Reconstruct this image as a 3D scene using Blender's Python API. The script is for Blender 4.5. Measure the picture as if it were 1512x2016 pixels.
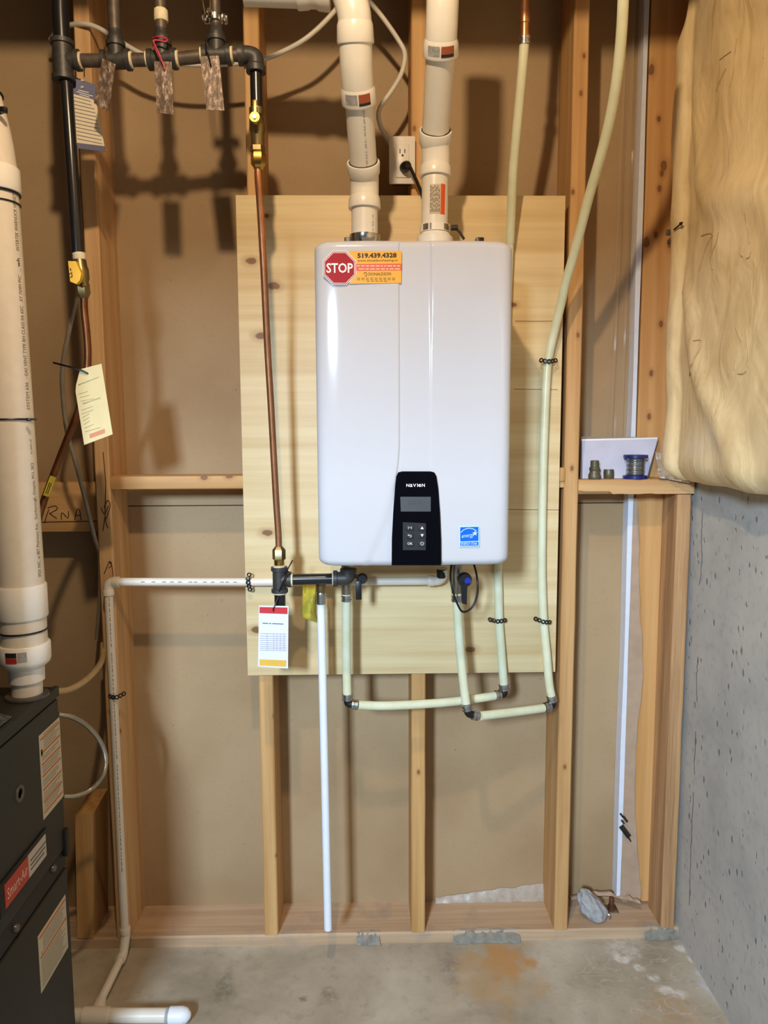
import bpy, bmesh, math, random
from math import pi, sin, cos, radians, sqrt
from mathutils import Vector as V, Matrix, noise

random.seed(7)
for o in list(bpy.data.objects): bpy.data.objects.remove(o)
scene = bpy.context.scene
COL = scene.collection

# ------------------------------------------------------------------ camera
F, CAM, PIT, YAW, ROL = 1480., V((0, -1.95, 1.43)), radians(6.4), radians(1.2), radians(.26)
RC = Matrix.Rotation(-YAW, 3, 'Z') @ Matrix.Rotation(pi/2-PIT, 3, 'X') @ Matrix.Rotation(-ROL, 3, 'Z')
cam = bpy.data.cameras.new('camera'); camo = bpy.data.objects.new('camera', cam); COL.objects.link(camo)
camo.matrix_world = Matrix.Translation(CAM) @ RC.to_4x4()
cam.sensor_fit = 'HORIZONTAL'; cam.sensor_width = 36; cam.lens = F/1512*36; cam.clip_start = .02
scene.camera = camo

# ------------------------------------------------------------------ light
w = bpy.data.worlds.new('world'); scene.world = w; w.use_nodes = True
w.node_tree.nodes['Background'].inputs[0].default_value = (.80, .88, 1.0, 1)
w.node_tree.nodes['Background'].inputs[1].default_value = .03
def lamp(name, kind, loc, energy, col, **kw):
    l = bpy.data.lights.new(name, kind); l.energy = energy; l.color = col
    for k, v in kw.items(): setattr(l, k, v)
    o = bpy.data.objects.new(name, l); o.location = loc; COL.objects.link(o); return o
lamp('ceiling_bulb', 'POINT', (-.17, -1.36, 2.6), 61, (1., .765, .50), shadow_soft_size=.03)
o = lamp('led_work_light', 'AREA', (-1.05, -4.2, 2.36), 126, (.59, .78, 1.), shape='RECTANGLE', size=.34, size_y=.55, spread=radians(130))
o.rotation_euler = (V((.1, 0, 1.0))-o.location).to_track_quat('-Z', 'Y').to_euler()
vs = scene.view_settings
vs.view_transform = 'Standard'; vs.look = 'None'; vs.exposure = 0.0; vs.gamma = 1; vs.use_curve_mapping = False

# ------------------------------------------------------------------ helpers
def at(px, py, Y):
    d = RC @ V(((px-756)/F, (1008-py)/F, -1)); return CAM + d*((Y-CAM.y)/d.y)
def atx(px, py, X):
    d = RC @ V(((px-756)/F, (1008-py)/F, -1)); return CAM + d*((X-CAM.x)/d.x)
def atz(px, py, Z):
    d = RC @ V(((px-756)/F, (1008-py)/F, -1)); return CAM + d*((Z-CAM.z)/d.z)
def path(pts): return [at(*p) for p in pts]
def smooth(P, n=8):
    P = [V(p) for p in P]; Q = [P[0]*2-P[1]] + P + [P[-1]*2-P[-2]]; out = []
    for i in range(1, len(Q)-2):
        a, b, c, d = Q[i-1], Q[i], Q[i+1], Q[i+2]
        for k in range(n):
            t = k/n
            out.append(.5*((2*b)+(c-a)*t+(2*a-5*b+4*c-d)*t*t+(3*b-a-3*c+d)*t**3))
    out.append(P[-1]); return out
def frame(d):
    d = d.normalized(); u = V((0, 0, 1)) if abs(d.z) < .9 else V((0, -1, 0))
    a = (u - d*u.dot(d)).normalized(); return a, d.cross(a)

class MB:
    def __init__(s): s.v = []; s.f = []; s.m = []; s.flat = []
    def add(s, vs_, fs, m=0, flat=False):
        o = len(s.v); s.v += [V(p) for p in vs_]
        for f in fs: s.f.append([i+o for i in f]); s.m.append(m); s.flat.append(flat)
        return s
    def box(s, a, b, m=0, bev=0.):
        a, b = V(a), V(b); c = (a+b)/2; h = (b-a)/2
        if bev <= 0:
            vs_ = [(c.x+i*h.x, c.y+j*h.y, c.z+k*h.z) for i in (-1, 1) for j in (-1, 1) for k in (-1, 1)]
            return s.add(vs_, [(0, 1, 3, 2), (4, 6, 7, 5), (0, 4, 5, 1), (2, 3, 7, 6), (0, 2, 6, 4), (1, 5, 7, 3)], m, True)
        bm = bmesh.new(); bmesh.ops.create_cube(bm, size=1)
        for q in bm.verts: q.co = V((c.x+q.co.x*2*h.x, c.y+q.co.y*2*h.y, c.z+q.co.z*2*h.z))
        bmesh.ops.bevel(bm, geom=bm.edges[:], offset=bev, segments=2, affect='EDGES', profile=.5)
        bm.verts.index_update()
        s.add([q.co.copy() for q in bm.verts], [[q.index for q in f.verts] for f in bm.faces], m); bm.free(); return s
    def obox(s, c, X, Y, Z, m=0):            # oriented box: half vectors
        c, X, Y, Z = V(c), V(X), V(Y), V(Z)
        vs_ = [c+X*i+Y*j+Z*k for i in (-1, 1) for j in (-1, 1) for k in (-1, 1)]
        return s.add(vs_, [(0, 1, 3, 2), (4, 6, 7, 5), (0, 4, 5, 1), (2, 3, 7, 6), (0, 2, 6, 4), (1, 5, 7, 3)], m, True)
    def tube(s, P, r, seg=16, m=0, caps=True, closed=False):
        P = [V(p) for p in P]; n = len(P)
        R = r if isinstance(r, (list, tuple)) else [r]*n
        a = None; vs_ = []
        for i in range(n):
            if closed: d = (P[(i+1) % n]-P[i-1])
            else: d = P[min(i+1, n-1)]-P[max(i-1, 0)]
            d.normalize()
            if a is None: a, b = frame(d)
            else: a = (a-d*a.dot(d)).normalized(); b = d.cross(a)
            vs_ += [P[i]+(a*cos(2*pi*k/seg)+b*sin(2*pi*k/seg))*R[i] for k in range(seg)]
        fs = []
        for i in range(n if closed else n-1):
            j = (i+1) % n
            for k in range(seg): fs.append((i*seg+k, i*seg+(k+1) % seg, j*seg+(k+1) % seg, j*seg+k))
        s.add(vs_, fs, m)
        if caps and not closed:
            o = len(s.v)-n*seg
            s.f.append([o+k for k in range(seg)][::-1]); s.m.append(m); s.flat.append(True)
            s.f.append([o+(n-1)*seg+k for k in range(seg)]); s.m.append(m); s.flat.append(True)
        return s
    def lathe(s, o, d, prof, seg=20, m=0, ends=True, flat=False):   # prof: (t along d in metres, radius)
        o, d = V(o), V(d).normalized(); a, b = frame(d); vs_ = []; fs = []
        for t, r in prof: vs_ += [o+d*t+(a*cos(2*pi*(k+.5)/seg)+b*sin(2*pi*(k+.5)/seg))*r for k in range(seg)]
        for i in range(len(prof)-1):
            for k in range(seg): fs.append((i*seg+k, i*seg+(k+1) % seg, (i+1)*seg+(k+1) % seg, (i+1)*seg+k))
        if ends: fs += [list(range(seg))[::-1], [(len(prof)-1)*seg+k for k in range(seg)]]
        return s.add(vs_, fs, m, flat)
    def cyl(s, a, b, r, seg=16, m=0, flat=False):
        a, b = V(a), V(b); return s.lathe(a, b-a, [(0, r), ((b-a).length, r)], seg, m, True, flat)
    def torus(s, c, n, R, r, seg=16, k=8, m=0, sx=1.):
        a, b = frame(V(n)); c = V(c)
        return s.tube([c+(a*cos(2*pi*i/seg)+b*sin(2*pi*i/seg)*sx)*R for i in range(seg)], r, k, m, closed=True)
    def prism(s, pts, d, m=0):               # planar polygon extruded by vector d
        n = len(pts); d = V(d); pts = [V(p) for p in pts]
        return s.add(pts+[p+d for p in pts], [list(range(n))[::-1], list(range(n, 2*n))]+[(i, (i+1) % n, n+(i+1) % n, n+i) for i in range(n)], m, True)
    def ribbon(s, pts, n, wd, th=.0006, m=0):
        pts = [V(p) for p in pts]; n = V(n).normalized(); L = []; Rr = []
        for i, p in enumerate(pts):
            d = (pts[min(i+1, len(pts)-1)]-pts[max(i-1, 0)]).normalized(); q = d.cross(n)*wd/2
            L.append(p+q); Rr.append(p-q)
        k = len(pts); vs_ = L+Rr+[p+n*th for p in L]+[p+n*th for p in Rr]; fs = []
        for i in range(k-1):
            fs += [(2*k+i, 2*k+i+1, 3*k+i+1, 3*k+i), (i, k+i, k+i+1, i+1), (i, i+1, 2*k+i+1, 2*k+i), (k+i, 3*k+i, 3*k+i+1, k+i+1)]
        return s.add(vs_, fs, m, True)
    def text(s, t, mp, size, width=None, m=0, align='LEFT', bold=0.):   # mp(x, y) -> point
        cu = bpy.data.curves.new('t', 'FONT'); cu.body = t; cu.size = size; cu.resolution_u = 2; cu.offset = bold*size
        cu.align_x = align
        ob = bpy.data.objects.new('t', cu); me = bpy.data.meshes.new_from_object(ob)
        vs_ = [q.co.copy() for q in me.vertices]; fs = [list(p.vertices) for p in me.polygons]
        if vs_:
            k = 1.
            if width:
                xs = [q.x for q in vs_]; k = width/(max(xs)-min(xs)+1e-9)
            s.add([mp(q.x*k, q.y) for q in vs_], fs, m, True)
        bpy.data.objects.remove(ob); bpy.data.curves.remove(cu); bpy.data.meshes.remove(me); return s
    def build(s, name, mats, parent=None, sharp=40):
        me = bpy.data.meshes.new(name); me.from_pydata([tuple(p) for p in s.v], [], s.f)
        if not isinstance(mats, (list, tuple)): mats = [mats]
        for q in mats: me.materials.append(q)
        me.polygons.foreach_set('material_index', s.m)
        me.polygons.foreach_set('use_smooth', [not f for f in s.flat])
        bm = bmesh.new(); bm.from_mesh(me); bmesh.ops.recalc_face_normals(bm, faces=bm.faces[:]); bm.to_mesh(me); bm.free()
        me.set_sharp_from_angle(angle=radians(sharp)); me.update()
        ob = bpy.data.objects.new(name, me); COL.objects.link(ob)
        if parent:
            ob.parent = parent            # every mesh is modelled in world coordinates
            if parent.type == 'EMPTY': ob.matrix_parent_inverse = Matrix.Translation(-parent.location)
        return ob
def tag(o, label=None, cat=None, group=None, kind=None):
    if label: o['label'] = label
    if cat: o['category'] = cat
    if group: o['group'] = group
    if kind: o['kind'] = kind
    return o
def thing(name, label, cat, loc, group=None, kind=None):
    o = bpy.data.objects.new(name, None); COL.objects.link(o); o.location = loc; o.empty_display_size = .05
    return tag(o, label, cat, group, kind)

# ------------------------------------------------------------------ materials
def lin(c):
    f = lambda x: x/12.92 if x <= .04045 else ((x+.055)/1.055)**2.4
    return tuple(f(x/255) for x in c)+(1,)
class NT:
    def __init__(s, name):
        s.m = bpy.data.materials.new(name); s.m.use_nodes = True; s.t = s.m.node_tree; s.n = s.t.nodes
        s.p = s.n['Principled BSDF']
    def node(s, ty, ins=None, **kw):
        nd = s.n.new(ty)
        for k, v in kw.items(): setattr(nd, k, v)
        for k, v in (ins or {}).items(): s.set(nd.inputs[k], v)
        return nd
    def set(s, sock, v):
        if isinstance(v, bpy.types.NodeSocket): s.t.links.new(v, sock)
        else: sock.default_value = v
    def coord(s, scale=(1, 1, 1), loc=(0, 0, 0)):
        tc = s.node('ShaderNodeTexCoord')
        return s.node('ShaderNodeMapping', {'Vector': tc.outputs['Object'], 'Scale': scale, 'Location': loc}).outputs[0]
    def noise(s, vec, scale, detail=4, rough=.55, dist=0.):
        return s.node('ShaderNodeTexNoise', {'Vector': vec, 'Scale': scale, 'Detail': detail, 'Roughness': rough, 'Distortion': dist}).outputs[0]
    def ramp(s, fac, stops):
        nd = s.node('ShaderNodeValToRGB', {'Fac': fac}); e = nd.color_ramp.elements
        while len(e) < len(stops): e.new(.5)
        for el, (p, c) in zip(e, stops): el.position = p; el.color = c if len(c) == 4 else tuple(c)+(1,)
        return nd.outputs[0]
    def math(s, op, a, b=0., c=None, clamp=False):
        nd = s.node('ShaderNodeMath', operation=op, use_clamp=clamp); s.set(nd.inputs[0], a); s.set(nd.inputs[1], b)
        if c is not None: s.set(nd.inputs[2], c)
        return nd.outputs[0]
    def mrange(s, v, a, b, c=0., d=1.):
        return s.node('ShaderNodeMapRange', {0: v, 1: a, 2: b, 3: c, 4: d}, interpolation_type='SMOOTHSTEP').outputs[0]
    def mix(s, fac, a, b, mode='MIX'):
        nd = s.node('ShaderNodeMix', data_type='RGBA', blend_type=mode)
        s.set(nd.inputs[0], fac); s.set(nd.inputs[6], a); s.set(nd.inputs[7], b); return nd.outputs[2]
    def dist(s, pt, scale=(1, 1, 1), vec=None):
        vec = vec or s.coord()
        d = s.node('ShaderNodeVectorMath', {0: vec, 1: tuple(pt)}, operation='SUBTRACT').outputs[0]
        d = s.node('ShaderNodeVectorMath', {0: d, 1: scale}, operation='MULTIPLY').outputs[0]
        return s.node('ShaderNodeVectorMath', {0: d}, operation='LENGTH').outputs['Value']
    def bump(s, h, strength=.2, d=.01):
        s.t.links.new(s.node('ShaderNodeBump', {'Height': h, 'Strength': strength, 'Distance': d}).outputs[0], s.p.inputs['Normal'])
    def done(s, col=None, rough=.6, metal=0., spec=None):
        if col is not None: s.set(s.p.inputs['Base Color'], col)
        s.set(s.p.inputs['Roughness'], rough); s.p.inputs['Metallic'].default_value = metal
        if spec is not None: s.p.inputs['Specular IOR Level'].default_value = spec
        return s.m
def plain(name, c, rough=.5, metal=0., var=.08, sc=40, bump=0., spec=None):
    n = NT(name); c = lin(c); ns = n.noise(n.coord(), sc, 3)
    d = tuple(x*(1-var*2) for x in c[:3])+(1,)
    col = n.ramp(ns, [(.3, d), (.65, c)])
    if bump: n.bump(ns, bump, .003)
    return n.done(col, rough, metal, spec)
def wood(name, light, dark, axis='Z', knots=(), fine=70, rough=.62, stain=None, ring=3.5, wvw=.2):
    n = NT(name); st = {'X': (.035, 1, 1), 'Y': (1, .035, 1), 'Z': (1, 1, .035)}[axis]
    v = n.coord(st); big = n.noise(v, 9, 3, .5, .6); g = n.noise(v, fine, 5, .65)
    wv = n.node('ShaderNodeTexWave', {'Vector': v, 'Scale': ring*3, 'Distortion': 4., 'Detail': 2., 'Detail Scale': 1.4}, wave_type='BANDS', bands_direction='DIAGONAL').outputs['Fac']
    f = n.math('ADD', n.math('MULTIPLY', g, .5), n.math('ADD', n.math('MULTIPLY', big, .5-wvw), n.math('MULTIPLY', wv, wvw)))
    col = n.ramp(f, [(.30, lin(dark)), (.68, lin(light))])
    rnd = n.node('ShaderNodeObjectInfo').outputs['Random']
    col = n.node('ShaderNodeHueSaturation', {'Color': col, 'Value': n.mrange(rnd, 0, 1, .9, 1.06), 'Saturation': n.mrange(rnd, 0, 1, 1.05, .93)}).outputs[0]
    if stain:
        col = n.mix(n.math('MULTIPLY', n.mrange(n.noise(n.coord(), 11, 5), .52, .7), .6), col, lin(stain))
    el = {'X': (.6, 1, 1), 'Y': (1, .6, 1), 'Z': (1, 1, .6)}[axis]
    wob = n.noise(n.coord(), 60, 2)
    for x, y, z, r in knots:
        d = n.math('ADD', n.dist((x, y, z), el), n.math('MULTIPLY', n.math('SUBTRACT', wob, .5), r*.8))
        col = n.mix(n.math('MULTIPLY', n.mrange(d, r*2.6, r*.9), .35), col, lin((150, 92, 40)))
        col = n.mix(n.math('MULTIPLY', n.mrange(d, r*1.1, r*.75), .7), col, lin((74, 42, 18)))
        col = n.mix(n.math('MULTIPLY', n.mrange(d, r*.75, r*.35), .75), col, lin((140, 90, 45)))
    n.bump(f, .12, .003)
    return n.done(col, rough)
M = {}
ks = [at(a, b, 0) for a, b in ((1144, 183), (1128, 378), (1138, 660), (1126, 922), (1112, 1510), (816, 253), (824, 1520), (1150, 110), (540, 1410), (545, 1685), (236, 1440), (215, 640))]
M['stud'] = wood('stud_wood', (216, 172, 116), (176, 128, 76), knots=[(p.x, p.y, p.z, .0042) for p in ks], wvw=.12, fine=85)
M['studx'] = wood('plate_wood', (212, 184, 152), (176, 142, 110), 'X', stain=(160, 140, 122), wvw=.06)
M['blockx'] = wood('blocking_wood', (216, 172, 114), (186, 138, 84), 'X', knots=[(p.x, p.y, p.z, .006) for p in (at(402, 940, 0), at(451, 938, 0))], wvw=.1)
M['ragged'] = wood('rough_stud_wood', (206, 158, 102), (132, 90, 50), fine=130, wvw=.1)
kb = [(at(px, py, .10)) for px, py in ((1282, 137), (1297, 234), (1307, 326), (1303, 342), (1298, 371), (1291, 462), (1273, 477), (1319, 477), (1257, 635), (1301, 638), (1282, 735), (1278, 820))]
M['knotty'] = wood('knotty_board_wood', (220, 172, 114), (196, 144, 88), knots=[(p.x, p.y, p.z, .0085 if i in (0, 2, 6, 7) else .0055) for i, p in enumerate(kb)])
kp = [(513, 1049, .012), (494, 514, .009), (539, 563, .009), (513, 661, .009), (527, 1049, .0085), (926, 1279, .0085), (505, 1240, .009), (1010, 600, .006), (524, 425, .005)]
ko = [at(a, b, -.018) for a, b, r in kp[1:]]
M['ply'] = wood('plywood_face', (232, 211, 164), (200, 168, 114), 'X', fine=46, rough=.5, ring=2., wvw=.07,
                knots=[(p.x, p.y, p.z, k[2]) for p, k in zip(ko, kp[1:])])
def drywall(name):
    n = NT(name); v = n.coord(); a = n.noise(v, 2.2, 4); b = n.noise(v, 120, 2)
    col = n.mix(n.mrange(a, .35, .65), lin((172, 144, 107)), lin((158, 129, 92)))
    col = n.mix(n.math('MULTIPLY', n.mrange(b, .55, .75), .15), col, lin((120, 98, 72)))
    sp = n.node('ShaderNodeTexVoronoi', {'Vector': v, 'Scale': 14.}).outputs['Distance']
    col = n.mix(n.math('MULTIPLY', n.mrange(sp, .045, .02), .45), col, lin((90, 74, 56)))
    n.bump(b, .05, .002); return n.done(col, .75)
M['drywall'] = drywall('drywall_back_paper')
def concwall():
    n = NT('foundation_concrete'); v = n.coord((1, 1, .55)); a = n.noise(n.coord(), 3.5, 6, .6); b = n.noise(n.coord(), 45, 4)
    col = n.ramp(a, [(.3, lin((164, 161, 155))), (.5, lin((182, 178, 170))), (.7, lin((194, 187, 176)))])
    pit = n.node('ShaderNodeTexVoronoi', {'Vector': v, 'Scale': 42.}).outputs['Distance']
    sel = n.mrange(n.noise(n.coord(), 30, 2), .47, .56)
    pf = n.math('MULTIPLY', n.mrange(pit, .27, .14), sel)
    col = n.mix(n.math('MULTIPLY', pf, .7), col, lin((104, 104, 106)))
    col = n.mix(n.math('MULTIPLY', n.mrange(b, .5, .75), .3), col, lin((128, 128, 130)))
    n.bump(n.math('SUBTRACT', n.math('MULTIPLY', b, .3), pf), .35, .006); return n.done(col, .85)
M['concwall'] = concwall()
def concfloor():
    n = NT('floor_concrete'); v = n.coord(); a = n.noise(v, 3., 7, .62, .4); b = n.noise(v, 26, 6, .65)
    col = n.ramp(a, [(.28, lin((140, 129, 110))), (.5, lin((174, 161, 140))), (.72, lin((198, 187, 168)))])
    col = n.mix(n.math('MULTIPLY', n.mrange(b, .5, .78), .35), col, lin((108, 98, 84)))
    wob = n.noise(v, 14, 4); wf = n.noise(v, 55, 4)
    def blot(pt, r, c, s, sc=(1, 1, 1), grit=True):
        nonlocal col
        d = n.math('ADD', n.dist(pt, sc), n.math('MULTIPLY', n.math('SUBTRACT', wob, .5), r*2.2))
        f_ = n.math('MULTIPLY', n.mrange(d, r, r*.25), s)
        col = n.mix(n.math('MULTIPLY', f_, n.mrange(wf, .3, .6)) if grit else f_, col, lin(c))
    blot(atz(1000, 1892, 0), .10, (192, 132, 62), .75, (1, 1.1, 1), False); blot(atz(970, 1920, 0), .17, (186, 146, 92), .5, (1, 1, 1), False)
    blot(atz(1320, 2000, 0), .12, (188, 140, 80), .4)
    blot(atz(650, 1960, 0), .035, (104, 92, 78), .6); blot(atz(595, 1968, 0), .02, (96, 88, 76), .7)
    blot(atz(440, 1950, 0), .05, (100, 96, 84), .55, (1.6, .5, 1)); blot(atz(880, 1905, 0), .06, (110, 110, 104), .5, (1.5, .6, 1))
    blot(atz(1235, 1868, 0), .07, (206, 200, 188), .7)
    for a_, b_ in ((1228, 1888), (1258, 1905), (1290, 1925), (1310, 1948), (1342, 1955), (1345, 1868), (1362, 1890), (1382, 1915), (1400, 1945)): blot(atz(a_, b_, 0), .026, (222, 216, 204), .85, (1, 1.2, 1))
    blot(atz(1390, 1930, 0), .05, (190, 190, 190), .9, (1.4, .5, 1))
    # pale efflorescence veins near the corner
    vein = n.math('ABSOLUTE', n.math('SUBTRACT', n.noise(n.coord((1, 1.8, 1)), 7, 3, .5, 1.2), .5))
    near = n.mrange(n.dist(atz(1290, 1950, 0)), .36, .1)
    col = n.mix(n.math('MULTIPLY', n.math('MULTIPLY', n.mrange(vein, .012, .002), near), .35), col, lin((216, 208, 192)))
    ro = n.mrange(a, .3, .7, .55, .8); n.bump(b, .2, .004); return n.done(col, ro)
M['floor'] = concfloor()
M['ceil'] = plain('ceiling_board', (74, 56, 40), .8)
M['pvc'] = plain('white_vent_pvc', (226, 219, 206), .32, var=.02)
M['pvcsock'] = plain('white_fitting_pvc', (232, 226, 214), .28, var=.02)
M['pvcfurn'] = plain('furnace_vent_pvc', (222, 210, 192), .35, var=.03)
M['cpvc'] = plain('drain_pvc', (226, 216, 200), .35, var=.02)
M['whitepipe'] = plain('discharge_pipe_white', (232, 236, 242), .35, var=.02)
M['enamel'] = plain('white_enamel', (196, 195, 198), .12, var=.004, spec=.5)
M['case'] = plain('grey_white_case', (196, 196, 200), .4, var=.02)
M['gloss_black'] = plain('gloss_black_plastic', (9, 9, 15), .08, var=.05)
M['black'] = plain('black_plastic', (14, 13, 14), .38, var=.1)
M['key'] = plain('key_pad_black', (20, 21, 24), .7, var=.05)
M['lcd'] = plain('lcd_grey', (78, 80, 82), .25, var=.05, sc=15)
M['white'] = plain('white_print', (230, 230, 232), .5, var=.01)
M['grey_ink'] = plain('grey_ink', (92, 96, 120), .6, var=.02)
M['ink'] = plain('black_ink', (34, 28, 26), .6, var=.05)
M['pipeink'] = plain('faded_pipe_print', (128, 116, 100), .6, var=.1)
M['orange'] = plain('orange_sticker', (238, 168, 40), .35, var=.02)
M['redor'] = plain('red_band_print', (214, 84, 44), .4, var=.02)
M['brownlab'] = plain('brown_red_label', (164, 82, 50), .5, var=.05)
M['stopred'] = plain('stop_red', (168, 50, 56), .14, var=.03)
M['blue'] = plain('blue_sticker', (14, 98, 206), .3, var=.04)
M['bluelt'] = plain('sticker_pale_blue', (186, 220, 250), .4, var=.02)
M['pexm'] = NT('translucent_pex')
def pex():
    n = M['pexm']; ns = n.noise(n.coord(), 18, 3)
    col = n.ramp(ns, [(.3, lin((206, 206, 170))), (.7, lin((220, 220, 192)))])
    n.p.inputs['Subsurface Weight'].default_value = .25; n.p.inputs['Subsurface Radius'].default_value = (.006, .006, .004)
    n.p.inputs['Subsurface Scale'].default_value = 1.
    return n.done(col, .3)
M['pex'] = pex()
M['copper'] = plain('copper', (196, 134, 94), .36, .85, .12, 30)
M['oldcopper'] = plain('oxidised_copper', (126, 78, 46), .42, .8, .2, 30)
M['brass'] = plain('brass', (206, 170, 92), .25, 1., .08)
M['dullbrass'] = plain('dull_brass', (142, 124, 84), .38, .9, .12)
M['drabmetal'] = plain('drab_metal', (112, 105, 82), .45, .5, .15)
M['steel'] = plain('crimp_steel', (188, 188, 190), .3, 1., .08)
M['nickel'] = plain('nickel_valve', (170, 162, 146), .35, .9, .15)
M['iron'] = plain('black_iron_fitting', (66, 63, 60), .48, .25, .15, 90, .15)
M['ironpipe'] = plain('black_iron_pipe', (32, 31, 33), .25, .1, .1, 30)
M['oldiron'] = plain('grey_iron_pipe', (98, 86, 74), .5, .4, .2, 60)
M['dope'] = plain('pipe_dope', (226, 212, 176), .7, var=.1, sc=200)
M['chrome'] = plain('clamp_metal', (200, 198, 192), .22, 1., .05)
M['yellow'] = plain('yellow_handle', (240, 190, 20), .4, var=.05)
M['yellowtag'] = plain('yellow_tag_plastic', (196, 178, 64), .35, var=.12, sc=60)
M['cream'] = plain('cream_card', (222, 204, 152), .7, var=.03)
M['tagwhite'] = plain('white_card', (222, 222, 238), .55, var=.01)
M['tagred'] = plain('red_print', (196, 38, 48), .5, var=.03)
M['tagyel'] = plain('amber_print', (226, 180, 66), .5, var=.03)
M['pinkprint'] = plain('faded_pink_print', (214, 140, 104), .7, var=.08, sc=120)
M['tagblue'] = plain('blue_tag_print', (24, 26, 86), .5, var=.06)
def mottled():
    n = NT('corroded_tag'); v = n.coord((1, 1, .5)); a = n.noise(v, 130, 5, .7)
    col = n.ramp(a, [(.42, lin((74, 58, 46))), (.55, lin((112, 92, 78))), (.68, lin((176, 160, 150)))])
    n.bump(a, .4, .002); return n.done(col, .42, .3)
M['mottled'] = mottled()
M['pink'] = plain('pink_wire', (186, 60, 76), .5)
M['cable'] = plain('white_cable_jacket', (206, 198, 184), .42, var=.03)
M['vinyl'] = plain('clear_vinyl_tube', (134, 122, 104), .2, var=.1)
M['beige'] = plain('beige_tube', (178, 150, 106), .35, var=.06)
M['alu'] = plain('armoured_cable_metal', (176, 168, 150), .35, .8, .1)
M['furn'] = plain('furnace_charcoal_paint', (31, 31, 25), .6, var=.05, sc=160)
M['furndk'] = plain('furnace_recess_black', (16, 15, 14), .6, var=.05)
M['collar'] = plain('grey_flange', (96, 90, 88), .35, .5, .06)
M['label'] = plain('paper_label', (196, 184, 160), .6, var=.03, sc=120)
M['labelor'] = plain('label_orange_rule', (190, 106, 36), .6, var=.04)
M['npred'] = plain('nameplate_red', (176, 44, 34), .35, var=.03)
M['npwhite'] = plain('nameplate_silver', (186, 176, 164), .4, var=.04)
def foil():
    n = NT('crinkled_foil'); a = n.noise(n.coord(), 45, 5, .7, 1.); n.bump(a, 1., .02)
    return n.done(n.ramp(a, [(.3, lin((70, 76, 78))), (.7, lin((150, 156, 158)))]), .35, .9)
M['foil'] = foil()
def poly():
    n = NT('vapour_barrier_over_insulation'); v = n.coord(); a = n.noise(v, 4, 5, .55, .5); b = n.noise(n.coord((1, 1, .5)), 22, 4)
    col = n.ramp(a, [(.28, lin((214, 186, 132))), (.5, lin((234, 208, 158))), (.72, lin((244, 222, 178)))])
    col = n.mix(n.math('MULTIPLY', n.mrange(b, .52, .72), .22), col, lin((180, 140, 84)))
    n.bump(n.noise(n.coord((1, 1.4, .8)), 8, 3, .45, 1.), .4, .02)
    n.p.inputs['Coat Weight'].default_value = .25; n.p.inputs['Coat Roughness'].default_value = .25
    return n.done(col, .5)
M['poly'] = poly()
M['marker'] = plain('faded_marker', (196, 166, 116), .6, var=.1)
M['pencil'] = plain('brown_marker', (66, 34, 20), .7, var=.1)
M['clearpoly'] = plain('dusty_plastic', (170, 150, 128), .3, var=.12, sc=60)
M['paper'] = plain('manual_paper', (198, 198, 214), .35, var=.06, sc=12)
M['bag'] = plain('plastic_bag_back', (150, 134, 118), .3, var=.08, sc=14)
M['spool'] = plain('blue_spool_plastic', (26, 34, 104), .35, var=.05)
M['solder'] = plain('solder_wire', (172, 172, 172), .3, .9, .15, 200)
M['lump'] = plain('grey_cement', (170, 168, 166), .85, var=.14, sc=70, bump=.8)
M['mortar'] = plain('cement_smear', (146, 140, 126), .9, var=.18, sc=60, bump=.6)
M['strip'] = plain('white_edge_strip', (222, 226, 236), .5, var=.03)
M['tornpaper'] = plain('torn_kraft_paper', (176, 148, 122), .8, var=.06, sc=30, bump=.3)
M['dust'] = plain('dusty_plastic_strip', (182, 166, 148), .4, var=.1, sc=70, bump=.4)
M['plate'] = plain('outlet_plate_white', (224, 216, 206), .35, var=.02)
M['rust'] = plain('rusty_bolt', (112, 70, 44), .6, .5, .2)

# ------------------------------------------------------------------ structure
XW = .863
fl = MB().box((-2.4, -6.2, -.12), (1.15, .32, 0)).build('floor', M['floor']); tag(fl, 'bare stained concrete basement floor', kind='structure')
wr = MB().box((XW, -6.2, 0), (XW+.22, .32, 2.75)).build('wall_right', M['concwall']); tag(wr, 'grey pitted poured concrete foundation wall', kind='structure')
# form-board joint lines cast into the concrete
M['pit'] = plain('concrete_crack', (108, 106, 104), .9, var=.2)
for seg_ in ([(1383, 1010), (1381, 1060), (1382, 1110), (1377, 1160)], [(1374, 1300), (1371, 1340), (1373, 1390)], [(1370, 1440), (1367, 1500), (1368, 1530)], [(1366, 1560), (1363, 1620), (1360, 1680), (1359, 1740), (1357, 1790)]):
    P_ = []
    for a, b in zip(seg_, seg_[1:]):
        for k in range(6): t = k/6; P_.append(atx(a[0]+(b[0]-a[0])*t, a[1]+(b[1]-a[1])*t, XW)+V((0, random.uniform(-.0025, .0025), 0)))
    MB().ribbon(P_, (-1, 0, 0), .0028, .0008).build('form_seam', M['pit'], wr)
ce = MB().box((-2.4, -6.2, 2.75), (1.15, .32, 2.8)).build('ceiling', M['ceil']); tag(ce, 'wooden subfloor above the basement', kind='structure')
hb = MB().box((-2.4, -.545, 2.497), (XW, -.50, 2.75), bev=.002).build('ceiling_joist', M['blockx'], ce)

# unseen baffle added behind the camera, keeps fill light off the upper wall
MB().box((-2.4, -2.42, 2.03), (XW, -2.25, 2.75), bev=.003).build('fill_baffle', M['ceil'], ce)

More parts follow.
